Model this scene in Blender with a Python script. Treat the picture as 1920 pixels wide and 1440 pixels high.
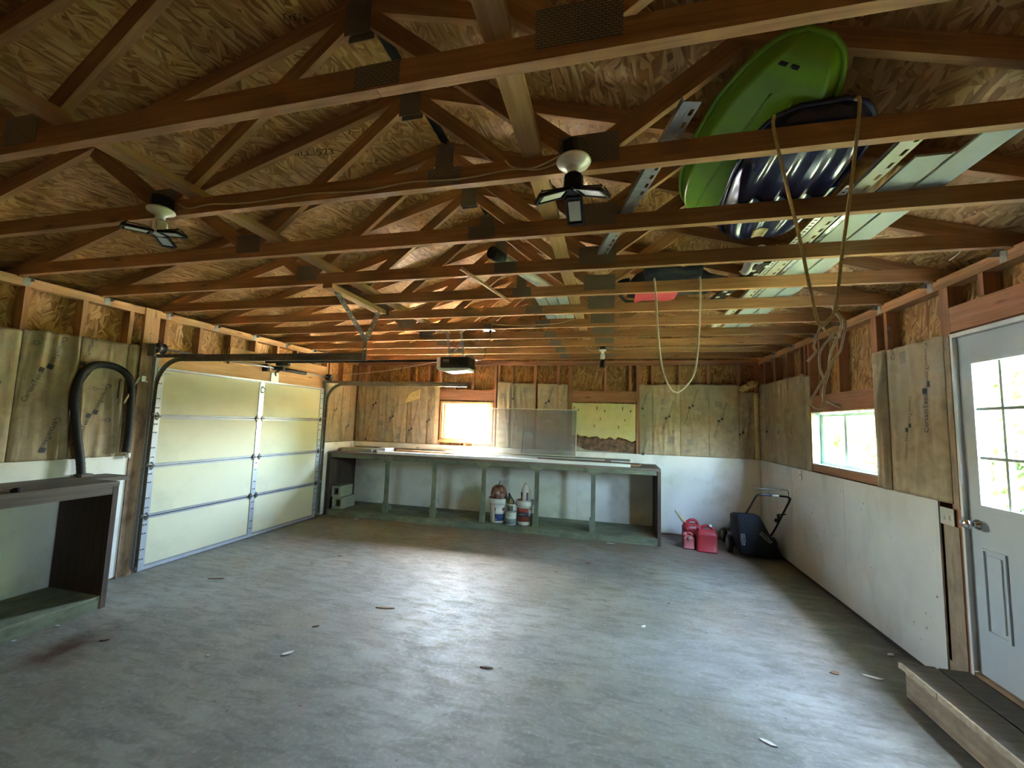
import bpy, bmesh, math, random
from mathutils import Vector, Matrix, Euler
random.seed(7)
sc = bpy.context.scene
for o in list(bpy.data.objects): bpy.data.objects.remove(o)

# ------------------------------------------------------------------ camera
YAW, PITCH, ROLL, FPX = .2372, .0926, .0316, 776.52
fw = Vector((-math.sin(YAW)*math.cos(PITCH), math.cos(YAW)*math.cos(PITCH), math.sin(PITCH)))
rt = Vector((math.cos(YAW), math.sin(YAW), 0)); up = rt.cross(fw)
r2 = math.cos(ROLL)*rt + math.sin(ROLL)*up; u2 = -math.sin(ROLL)*rt + math.cos(ROLL)*up
cam_d = bpy.data.cameras.new('camera'); cam = bpy.data.objects.new('camera', cam_d)
sc.collection.objects.link(cam)
cam.matrix_world = Matrix(((r2.x, u2.x, -fw.x, 0), (r2.y, u2.y, -fw.y, 0), (r2.z, u2.z, -fw.z, 1.6836), (0, 0, 0, 1)))
cam_d.sensor_fit = 'HORIZONTAL'; cam_d.sensor_width = 36; cam_d.lens = FPX/1920*36
cam_d.clip_start = .02; cam_d.clip_end = 300
sc.camera = cam

# ------------------------------------------------------------------ sky, sun, exposure
w = bpy.data.worlds.new('sky'); sc.world = w; w.use_nodes = True
wn = w.node_tree.nodes; wn.clear()
sky = wn.new('ShaderNodeTexSky'); sky.sky_type = 'NISHITA'; sky.sun_disc = False
sky.sun_elevation = math.radians(60); sky.sun_rotation = math.radians(-40); sky.dust_density = 3.5; sky.air_density = 1.0
bg = wn.new('ShaderNodeBackground'); bg.inputs['Strength'].default_value = .45
wo = wn.new('ShaderNodeOutputWorld')
hs = wn.new('ShaderNodeHueSaturation'); hs.inputs['Saturation'].default_value = 1.0
w.node_tree.links.new(sky.outputs[0], hs.inputs['Color']); w.node_tree.links.new(hs.outputs[0], bg.inputs[0]); w.node_tree.links.new(bg.outputs[0], wo.inputs[0])
sd = bpy.data.lights.new('sun', 'SUN'); sd.energy = 3.6; sd.angle = .01; sd.color = (1, .95, .86)
so = bpy.data.objects.new('sun', sd); sc.collection.objects.link(so)
so.rotation_euler = Vector((-.321, .383, .866)).to_track_quat('Z', 'Y').to_euler()
so.location = (-3, 16, 18)
sc.view_settings.view_transform = 'Standard'; sc.view_settings.look = 'None'
sc.view_settings.exposure = 7.35; sc.view_settings.gamma = 1.0; sc.view_settings.use_curve_mapping = False
sc.cycles.max_bounces = 7; sc.cycles.diffuse_bounces = 5; sc.cycles.glossy_bounces = 3
sc.cycles.transparent_max_bounces = 10; sc.cycles.use_denoising = True
sc.cycles.caustics_reflective = False; sc.cycles.caustics_refractive = False
sc.cycles.sample_clamp_indirect = 6
sc.cycles.use_adaptive_sampling = True; sc.cycles.adaptive_threshold = .02

def portal(name, loc, rot, sx, sy):      # marks a window opening for the sky sampler, gives no light of its own
    d = bpy.data.lights.new(name, 'AREA'); d.shape = 'RECTANGLE'; d.size = sx; d.size_y = sy
    d.cycles.is_portal = True
    o = bpy.data.objects.new(name, d); sc.collection.objects.link(o); o.location = loc; o.rotation_euler = rot

# room measures
XL, XR, YB, YF, ZC, Y1, DS, ZW = -4.845, 2.232, 7.154, -.95, 2.782, 1.179, .582, 1.234
XC = (XL+XR)/2; ZR, SL = 3.90, .292
ZT = ZC+.09
portal('portal', (-2.56, YB+.12, 1.70), (math.radians(-90), 0, 0), .95, .66)
portal('portal', (XR+.13, 4.85, 1.61), (math.radians(90), 0, math.radians(90)), 1.15, .56)
portal('portal', (XR+.09, 2.965, 1.705), (math.radians(90), 0, math.radians(90)), .62, .93)

# ------------------------------------------------------------------ materials
class NT:
    def __init__(s, name):
        s.m = bpy.data.materials.new(name); s.m.use_nodes = True
        s.t = s.m.node_tree; s.n = s.t.nodes; s.n.clear()
        s.out = s.n.new('ShaderNodeOutputMaterial')
    def add(s, typ, ins=None, **kw):
        n = s.n.new('ShaderNode'+typ)
        for k, v in kw.items(): setattr(n, k, v)
        for k, v in (ins or {}).items():
            if isinstance(v, bpy.types.NodeSocket): s.t.links.new(v, n.inputs[k])
            else: n.inputs[k].default_value = v
        return n
    def ramp(s, fac, stops, interp='LINEAR'):
        n = s.add('ValToRGB', {0: fac}); cr = n.color_ramp; cr.interpolation = interp
        while len(cr.elements) < len(stops): cr.elements.new(.5)
        for e, (p, c) in zip(cr.elements, stops):
            e.position = p; e.color = (*c, 1) if len(c) == 3 else c
        return n.outputs[0]
    def mix(s, fac, a, b, mode='MIX'):
        n = s.add('Mix', data_type='RGBA', blend_type=mode)
        for i, v in ((0, fac), (6, a), (7, b)):
            if isinstance(v, bpy.types.NodeSocket): s.t.links.new(v, n.inputs[i])
            else: n.inputs[i].default_value = v if i == 0 else (*v, 1)
        return n.outputs[2]
    def math(s, op, a, b=0.0):
        return s.add('Math', {0: a, 1: b}, operation=op).outputs[0]
    def co(s, kind='Object', scale=(1, 1, 1), rot=(0, 0, 0), loc=(0, 0, 0)):
        v = s.add('NewGeometry').outputs['Position'] if kind == 'World' else s.add('TexCoord').outputs[kind]
        return s.add('Mapping', {0: v, 'Location': loc, 'Rotation': rot, 'Scale': scale}).outputs[0]
    def noise(s, vec, scale, detail=4, rough=.5, dist=0):
        return s.add('TexNoise', {'Vector': vec, 'Scale': scale, 'Detail': detail, 'Roughness': rough, 'Distortion': dist}).outputs[0]
    def rnd(s): return s.add('ObjectInfo').outputs['Random']
    def bsdf(s, color, rough=.6, metal=0., spec=.4, bump=None, bstr=.3, bdist=.01, **ex):
        b = s.add('BsdfPrincipled')
        for k, v in (('Base Color', color), ('Roughness', rough), ('Metallic', metal), ('Specular IOR Level', spec)):
            if isinstance(v, bpy.types.NodeSocket): s.t.links.new(v, b.inputs[k])
            else: b.inputs[k].default_value = (*v, 1) if k == 'Base Color' else v
        for k, v in ex.items(): b.inputs[k].default_value = v
        if bump is not None:
            n = s.add('Bump', {'Height': bump, 'Strength': bstr, 'Distance': bdist})
            s.t.links.new(n.outputs[0], b.inputs['Normal'])
        s.t.links.new(b.outputs[0], s.out.inputs[0]); return b

M = {}
def plain(name, c, rough=.5, metal=0., var=.15, nscale=6., spec=.4, dirt=None, bstr=.15):
    n = NT(name); v = n.co(); f = n.noise(v, nscale, 5, .6)
    c0 = tuple(x*(1-var) for x in c); c1 = tuple(min(1, x*(1+var)) for x in c)
    col = n.ramp(f, [(.3, c0), (.7, c1)])
    if dirt:
        d = n.noise(n.co(loc=(3, 1, 2)), 2.2, 6, .65)
        col = n.mix(n.ramp(d, [(.5, (0, 0, 0)), (.72, (1, 1, 1))]), col, dirt)
    n.bsdf(col, rough, metal, spec, bump=f, bstr=bstr, bdist=.004); M[name] = n.m
def wood(name, dark, light, var=.35, gs=1., rough=.7, knots=True, tone=(.75, 1.25), dirt=None):
    n = NT(name); rn = n.rnd()
    off = n.add('CombineXYZ', {0: n.math('MULTIPLY', rn, 37.), 1: n.math('MULTIPLY', rn, 11.), 2: n.math('MULTIPLY', rn, 7.)}).outputs[0]
    v = n.add('VectorMath', {0: n.add('TexCoord').outputs['Object'], 1: off}, operation='ADD').outputs[0]
    g = n.add('Mapping', {0: v, 'Scale': (1.3*gs, 26*gs, 26*gs)}).outputs[0]
    f = n.noise(g, 1.6, 6, .62, .6)
    col = n.ramp(f, [(.28, dark), (.62, light)])
    if knots:
        vk = n.add('TexVoronoi', {'Vector': n.add('Mapping', {0: v, 'Scale': (2.0, 9, 9)}).outputs[0], 'Scale': 1.0})
        k = n.ramp(vk.outputs['Distance'], [(.04, (1, 1, 1)), (.13, (0, 0, 0))])
        col = n.mix(n.math('MULTIPLY', k, .75), col, tuple(x*.3 for x in dark))
    if dirt:
        d = n.noise(n.add('Mapping', {0: v, 'Scale': (2, 3, 3)}).outputs[0], 2.4, 6, .7)
        col = n.mix(n.ramp(d, [(.45, (0, 0, 0)), (.7, (1, 1, 1))]), col, dirt)
    tv = n.add('MapRange', {0: rn, 3: tone[0], 4: tone[1]}).outputs[0]
    col = n.add('HueSaturation', {'Color': col, 'Value': tv}).outputs[0]
    n.bsdf(col, rough, 0, .25, bump=f, bstr=.25, bdist=.003); M[name] = n.m
def osb(name, tone=1.0, upright=False):
    n = NT(name); rn = n.rnd(); o3 = n.math('MULTIPLY', rn, 53.)
    off = n.add('CombineXYZ', {0: o3, 1: n.math('MULTIPLY', rn, 31.), 2: 0.}).outputs[0]
    oc = n.add('TexCoord').outputs['Object']
    if upright: oc = n.add('Mapping', {0: oc, 'Rotation': (math.radians(90), 0, 0)}).outputs[0]
    base = n.add('VectorMath', {0: oc, 1: off}, operation='ADD').outputs[0]
    wob = n.add('TexNoise', {'Vector': base, 'Scale': 3.0, 'Detail': 2.}).outputs[1]
    base = n.add('VectorMath', {0: base, 1: n.add('VectorMath', {0: wob, 1: (.006, .006, .006)}, operation='MULTIPLY').outputs[0]}, operation='ADD').outputs[0]
    lay = []
    for a, sx, sy in ((.15, 9, 60), (.85, 10, 64), (-.65, 9.5, 56)):
        mp = n.add('Mapping', {0: base, 'Rotation': (0, 0, a)}).outputs[0]
        mp = n.add('Mapping', {0: mp, 'Scale': (sx, sy, 1)}).outputs[0]
        vo = n.add('TexVoronoi', {'Vector': mp, 'Scale': 1.0}, voronoi_dimensions='2D')
        fib = n.noise(n.add('Mapping', {0: mp, 'Scale': (.6, 5, 1)}).outputs[0], 1.5, 3)
        val = n.math('ADD', n.math('MULTIPLY', n.add('SeparateColor', {0: vo.outputs['Color']}).outputs[0], .75), n.math('MULTIPLY', fib, .3))
        lay.append(val)
    sel = n.add('TexVoronoi', {'Vector': n.add('Mapping', {0: base, 'Scale': (13, 22, 1)}).outputs[0], 'Scale': 1.0}, voronoi_dimensions='2D')
    sr = n.add('SeparateColor', {0: sel.outputs['Color']}).outputs[1]
    v1 = n.add('Mix', {0: n.math('GREATER_THAN', sr, .55), 2: lay[0], 3: lay[1]}).outputs[0]
    v2 = n.add('Mix', {0: n.math('GREATER_THAN', sr, .8), 2: v1, 3: lay[2]}).outputs[0]
    col = n.ramp(v2, [(.06, tuple(x*tone for x in (.10, .038, .011))), (.2, tuple(x*tone for x in (.27, .125, .036))), (.55, tuple(x*tone for x in (.47, .245, .076))), (.95, tuple(x*tone for x in (.68, .43, .17)))])
    big = n.noise(base, 1.1, 4, .6)
    col = n.mix(n.ramp(big, [(.42, (0, 0, 0)), (.75, (.55, .55, .55))]), col, tuple(x*tone for x in (.17, .075, .024)))
    n.bsdf(col, .65, 0, .3, bump=v2, bstr=.35, bdist=.004); M[name] = n.m

wood('lumber', (.31, .145, .058), (.50, .27, .12))
wood('lumber_light', (.46, .245, .092), (.62, .37, .155), tone=(.85, 1.1))
wood('lumber_red', (.29, .125, .062), (.45, .215, .115))
wood('stained_wood', (.20, .12, .065), (.36, .24, .14), dirt=(.10, .06, .035))
wood('grey_plank', (.085, .07, .055), (.15, .125, .10), knots=False)
wood('bench_brown', (.06, .04, .032), (.11, .078, .062), knots=False, tone=(.85, 1.15))
wood('bench_top', (.11, .09, .07), (.19, .155, .125), knots=False)
wood('brown_board', (.17, .085, .05), (.28, .15, .095), knots=False)
wood('window_wood', (.42, .22, .08), (.60, .37, .16), knots=False)
wood('bench_green', (.16, .185, .12), (.25, .275, .185), knots=False, tone=(.85, 1.15), dirt=(.12, .12, .085))
wood('weathered', (.26, .19, .125), (.40, .31, .21), tone=(.9, 1.1), dirt=(.2, .15, .1))
wood('old_stick', (.36, .28, .18), (.5, .42, .3), knots=False)
osb('osb'); osb('osb_wall', .82); osb('osb_gable', .82, True)
plain('white_panel', (.78, .77, .70), .55, var=.06, nscale=1.5, dirt=(.56, .56, .47))
plain('door_panel', (.63, .61, .43), .75, var=.04, nscale=1.2, dirt=(.55, .54, .38))
plain('door_steel', (.55, .58, .62), .35, .55, var=.1, nscale=9)
plain('rail_steel', (.30, .31, .33), .5, .3, var=.1, nscale=9)
plain('galvanised', (.42, .43, .42), .42, .7, var=.2, nscale=30)
n = NT('gusset_steel'); wv = n.add('TexBrick', {'Vector': n.co('Object', (1, 1, 1), (math.radians(90), 0, 0)), 'Scale': 1.0, 'Color1': (.40, .335, .245, 1), 'Color2': (.33, .28, .205, 1), 'Mortar': (.14, .11, .08, 1), 'Mortar Size': .0025, 'Brick Width': .02, 'Row Height': .009})
n.bsdf(wv.outputs[0], .5, .0, .4, bump=wv.outputs[1], bstr=.4, bdist=.002); M['gusset_steel'] = n.m
plain('dark_steel', (.10, .095, .085), .45, .7, var=.3, nscale=20)
plain('track_steel', (.25, .24, .20), .45, .6, var=.2, nscale=14)
plain('black_plastic', (.012, .012, .013), .4, var=.2)
plain('black_rubber', (.015, .015, .015), .6, var=.3, nscale=20)
plain('black_cloth', (.016, .018, .022), .85, var=.3, nscale=40, bstr=.4)
plain('white_plastic', (.78, .78, .74), .35, var=.04)
plain('white_porcelain', (.80, .79, .72), .18, var=.03, spec=.6)
plain('white_paint', (.74, .75, .74), .4, var=.04)
plain('white_vinyl', (.42, .46, .42), .75, var=.06, nscale=3)
plain('cream_vinyl', (.52, .50, .41), .6, var=.06, nscale=3)
plain('blue_paint_door', (.50, .56, .60), .38, var=.05, nscale=2)
plain('weather_strip', (.20, .22, .22), .7)
plain('chrome', (.75, .75, .76), .12, 1., var=.02)
plain('led_panel', (.72, .74, .68), .3, var=.03)
plain('kraft_pale_print', (.16, .17, .17), .8)
plain('kraft_print', (.055, .062, .075), .8)
plain('osb_print', (.035, .022, .012), .8)
plain('print_black', (.03, .03, .035), .6); plain('print_white', (.75, .75, .72), .6)
plain('fibreglass', (.62, .50, .22), .95, var=.3, nscale=30, bstr=.8)
plain('foam_yellow', (.66, .60, .30), .7, var=.08, nscale=8)
plain('rot_brown', (.17, .10, .06), .9, var=.7, nscale=14, bstr=.9)
plain('rot_grey', (.42, .42, .34), .9, var=.25, nscale=10)
plain('romex', (.62, .50, .27), .5, var=.1); plain('cord_black', (.02, .02, .02), .5)
plain('rope_tan', (.62, .48, .22), .85, var=.25, nscale=120); plain('rope_white', (.74, .66, .54), .85, var=.2, nscale=120)
plain('sled_green', (.20, .42, .022), .32, var=.1, nscale=3, spec=.5)
plain('sled_blue', (.012, .014, .05), .22, var=.3, nscale=3, spec=.6)
plain('sticker_tan', (.40, .32, .16), .7)
plain('red_plastic', (.46, .035, .045), .42, var=.15, nscale=4, dirt=(.34, .06, .06))
plain('red_pale', (.50, .13, .13), .5, var=.15)
plain('red_cloth', (.60, .06, .08), .7)
plain('spout_yellow', (.58, .50, .28), .5, var=.15)
plain('bucket_white', (.76, .76, .72), .42, var=.05, nscale=4)
plain('label_blue', (.045, .085, .24), .5); plain('label_red', (.33, .075, .055), .5); plain('label_dark', (.06, .055, .06), .5); plain('label_grey', (.22, .26, .26), .55)
plain('gold_dark', (.42, .30, .11), .4)
plain('block_grey', (.36, .37, .29), .9, var=.2, nscale=30, bstr=.8)
plain('wheel_grey', (.30, .30, .29), .5)
plain('mower_red', (.20, .03, .03), .4); plain('mower_metal', (.22, .20, .18), .5, .4)
plain('pipe_white', (.74, .74, .68), .4)
plain('roof_felt', (.012, .011, .010), .9)
plain('grime', (.035, .03, .024), .9)
plain('ridge_black', (.008, .008, .008), .6)
plain('leaf_chip', (.20, .12, .06), .8, var=.4); plain('paper_chip', (.66, .65, .60), .7)
plain('weathered_green', (.36, .52, .42), .6)
plain('foil_green', (.45, .55, .40), .35)

# mottled gourd
n = NT('pumpkin_skin'); f = n.noise(n.co(), 14, 5, .65)
n.bsdf(n.ramp(f, [(.36, (.10, .03, .02)), (.5, (.23, .085, .06)), (.62, (.42, .30, .25)), (.7, (.6, .56, .48))]), .55, bump=f); M['pumpkin_skin'] = n.m
# kraft paper facing
n = NT('kraft'); v = n.co('World'); f = n.noise(v, 9, 6, .6, .8); g = n.noise(n.co('World', (14, 14, 2.2)), 1.2, 5, .6)
col = n.ramp(f, [(.3, (.31, .235, .135)), (.7, (.46, .365, .225))])
col = n.mix(n.ramp(n.noise(n.co('World', loc=(5, 2, 1)), 1.6, 4), [(.45, (0, 0, 0)), (.7, (.6, .6, .6))]), col, (.36, .33, .25))
tv = n.add('MapRange', {0: n.rnd(), 3: .85, 4: 1.12}).outputs[0]
n.bsdf(n.add('HueSaturation', {'Color': col, 'Value': tv}).outputs[0], .62, 0, .3, bump=g, bstr=.55, bdist=.012); M['kraft'] = n.m
# concrete slab with its stains and some painted shade
n = NT('concrete'); v = n.co('World'); a = n.noise(v, 1.1, 8, .62, .4); b = n.noise(n.co('World', (1.6, 5, 1), (0, 0, .5)), 2.6, 8, .68, .6); c = n.noise(v, 34, 4, .6)
col = n.ramp(a, [(.3, (.155, .15, .12)), (.55, (.24, .235, .195)), (.75, (.33, .325, .28))])
col = n.mix(n.ramp(b, [(.46, (0, 0, 0)), (.72, (.85, .85, .85))]), col, (.125, .115, .085))
col = n.mix(n.ramp(n.noise(n.co('World', loc=(7, 3, 0)), .9, 6, .6), [(.5, (0, 0, 0)), (.7, (.5, .5, .5))]), col, (.21, .155, .095))
col = n.mix(n.math('MULTIPLY', n.ramp(c, [(.5, (0, 0, 0)), (.8, (1, 1, 1))]), .35), col, (.45, .44, .40))
spk = n.add('TexVoronoi', {'Vector': v, 'Scale': 7.0}); smask = n.ramp(spk.outputs['Distance'], [(.03, (1, 1, 1)), (.07, (0, 0, 0))])
col = n.mix(n.math('MULTIPLY', smask, n.ramp(n.noise(v, 3.1), [(.44, (0, 0, 0)), (.54, (.85, .85, .85))])), col, (.06, .05, .035))
# rust run beside the low bench
rv = n.add('Mapping', {0: n.add('NewGeometry').outputs['Position'], 'Location': (3.72, -2.28, 0)}, vector_type='POINT').outputs[0]
rv = n.add('Mapping', {0: rv, 'Scale': (4.2, 1.9, 1)}).outputs[0]
rl = n.add('VectorMath', {0: rv}, operation='LENGTH').outputs['Value']
rl = n.math('ADD', rl, n.math('MULTIPLY', n.math('SUBTRACT', n.noise(v, 4.5, 5, .65), .5), 2.0))
col = n.mix(n.ramp(rl, [(.05, (1, 1, 1)), (.9, (0, 0, 0))]), col, (.085, .04, .02))
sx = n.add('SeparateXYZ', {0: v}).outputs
dirt_shade = n.math('ADD', n.add('MapRange', {0: sx[0], 1: .7, 2: 2.2, 3: 0., 4: .55}).outputs[0], n.math('MULTIPLY', n.math('SUBTRACT', n.noise(n.co('World', (1, 2.5, 1), loc=(4, 8, 0)), 2.2, 7, .7), .5), 1.3))
col = n.mix(n.ramp(dirt_shade, [(.12, (0, 0, 0)), (.6, (.75, .75, .75))]), col, (.085, .075, .055))  # darker toward the step wall: some mottled dirt, mostly painted shade
bm_ = n.math('ADD', n.add('MapRange', {0: sx[1], 1: 5.2, 2: 6.3, 3: 0., 4: .5}).outputs[0], n.math('MULTIPLY', n.math('SUBTRACT', n.noise(v, 2.6, 6, .65), .5), .9))
col = n.mix(n.ramp(bm_, [(.15, (0, 0, 0)), (.5, (.7, .7, .7))]), col, (.20, .15, .10))
ck = n.add('TexVoronoi', {'Vector': n.add('VectorMath', {0: v, 1: n.add('VectorMath', {0: n.add('TexNoise', {'Vector': v, 'Scale': 2.5, 'Detail': 5.}).outputs[1], 1: (.5, .5, 0)}, operation='MULTIPLY').outputs[0]}, operation='ADD').outputs[0], 'Scale': .55}, feature='DISTANCE_TO_EDGE', voronoi_dimensions='2D')
crack = n.ramp(ck.outputs['Distance'], [(.0, (1, 1, 1)), (.006, (0, 0, 0))])
col = n.mix(n.math('MULTIPLY', crack, .22), col, (.10, .09, .07))
ro = n.add('MapRange', {0: b, 1: .3, 2: .7, 3: .50, 4: .78}).outputs[0]
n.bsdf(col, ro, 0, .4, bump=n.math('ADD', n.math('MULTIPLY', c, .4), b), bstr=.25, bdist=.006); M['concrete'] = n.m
# wainscot with mould specks
n = NT('white_specked'); v = n.co('World'); f = n.noise(v, 1.3, 5, .6)
col = n.ramp(f, [(.3, (.58, .58, .52)), (.7, (.72, .72, .68))])
sp = n.add('TexVoronoi', {'Vector': v, 'Scale': 11.0}); m1 = n.ramp(sp.outputs['Distance'], [(.05, (1, 1, 1)), (.13, (0, 0, 0))])
m2 = n.ramp(n.noise(n.co('World', loc=(2, 9, 4)), 2.3, 4, .6), [(.48, (0, 0, 0)), (.58, (1, 1, 1))])
col = n.mix(n.math('MULTIPLY', m1, m2), col, (.07, .07, .05))
low = n.noise(n.co('World', (1, 1, .5)), 3, 5); 
col = n.mix(n.ramp(low, [(.55, (0, 0, 0)), (.75, (.5, .5, .5))]), col, (.40, .37, .29))
n.bsdf(col, .45, 0, .4); M['white_specked'] = n.m
# clear pane: mostly transparent with a weak reflection
def pane_mat(name, tint, gl, haze=0., hc=(.5, .5, .5)):
    n = NT(name); t = n.add('BsdfTransparent', {0: (*tint, 1)}); g = n.add('BsdfGlossy', {0: (1, 1, 1, 1), 'Roughness': .03})
    m = n.add('MixShader', {0: gl, 1: t.outputs[0], 2: g.outputs[0]})
    if haze:
        d = n.add('BsdfDiffuse', {0: (*hc, 1)})
        m = n.add('MixShader', {0: haze, 1: m.outputs[0], 2: d.outputs[0]})
    n.t.links.new(m.outputs[0], n.out.inputs[0]); M[name] = n.m
pane_mat('glass', (.95, .97, .95), .06); pane_mat('screen_glass', (.70, .73, .74), .06, .30, (.42, .43, .43))
pane_mat('dusty_glass', (.92, .94, .92), .05, .05, (.7, .7, .7))
# outside
n = NT('gravel'); f = n.noise(n.co('World'), 6, 6, .7)
n.bsdf(n.ramp(f, [(.3, (.42, .41, .37)), (.7, (.62, .60, .55))]), .9); M['gravel'] = n.m
n = NT('foliage'); f = n.noise(n.co('World'), 2.5, 3)
bs = n.bsdf(n.ramp(f, [(.35, (.045, .10, .02)), (.5, (.11, .19, .035)), (.7, (.24, .31, .07))]), .6); M['foliage'] = n.m
plain('bark', (.09, .065, .045), .9, var=.4, nscale=12)

# ------------------------------------------------------------------ builders
WM = {}
def tag(o, label=None, cat=None, group=None, kind=None):
    if label: o['label'] = label
    if cat: o['category'] = cat
    if group: o['group'] = group
    if kind: o['kind'] = kind
    return o
def put(o, mat4, parent=None):
    sc.collection.objects.link(o); WM[o.name] = mat4
    if parent is not None:
        o.parent = parent; o.matrix_parent_inverse = WM[parent.name].inverted()
    o.matrix_basis = mat4
    return o
def empty(name, loc, label=None, cat=None, group=None, kind=None):
    o = bpy.data.objects.new(name, None); o.empty_display_size = .1
    put(o, Matrix.Translation(loc)); return tag(o, label, cat, group, kind)
CACHE = {}
def beam_mesh(L, wd, h, mat, bev=0):
    k = (round(L, 3), round(wd, 4), round(h, 4), mat)
    if k in CACHE: return CACHE[k]
    x, y, z = L/2, wd/2, h/2; me = bpy.data.meshes.new(mat)
    V = [(sx*x, sy*y, sz*z) for sx in (-1, 1) for sy in (-1, 1) for sz in (-1, 1)]
    me.from_pydata(V, [], [(0, 1, 3, 2), (4, 6, 7, 5), (0, 4, 5, 1), (2, 3, 7, 6), (0, 2, 6, 4), (1, 5, 7, 3)])
    me.materials.append(M[mat]); me.update(); CACHE[k] = me; return me
def beam(name, p0, p1, wd, h, mat, parent=None, upv=(0, 0, 1)):
    """A board from p0 to p1 (centre line), grain along its length, height h along upv."""
    a, b = Vector(p0), Vector(p1); d = (b-a); L = d.length; d.normalize(); u = Vector(upv)
    s = u.cross(d); s.normalize(); u = d.cross(s)
    m = Matrix(((d.x, s.x, u.x, 0), (d.y, s.y, u.y, 0), (d.z, s.z, u.z, 0), (0, 0, 0, 1)))
    o = bpy.data.objects.new(name, beam_mesh(L, wd, h, mat))
    return put(o, Matrix.Translation((a+b)/2) @ m, parent)
def slab(name, x0, x1, y0, y1, z0, z1, mat, parent=None):
    """An axis-aligned board; grain runs along the longest side."""
    dx, dy, dz = x1-x0, y1-y0, z1-z0; c = Vector(((x0+x1)/2, (y0+y1)/2, (z0+z1)/2))
    if dx >= dy and dx >= dz: return beam(name, (x0, c.y, c.z), (x1, c.y, c.z), dy, dz, mat, parent)
    if dy >= dz: return beam(name, (c.x, y0, c.z), (c.x, y1, c.z), dx, dz, mat, parent)
    return beam(name, (c.x, c.y, z0), (c.x, c.y, z1), dx, dy, mat, parent, (0, 1, 0))

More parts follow.
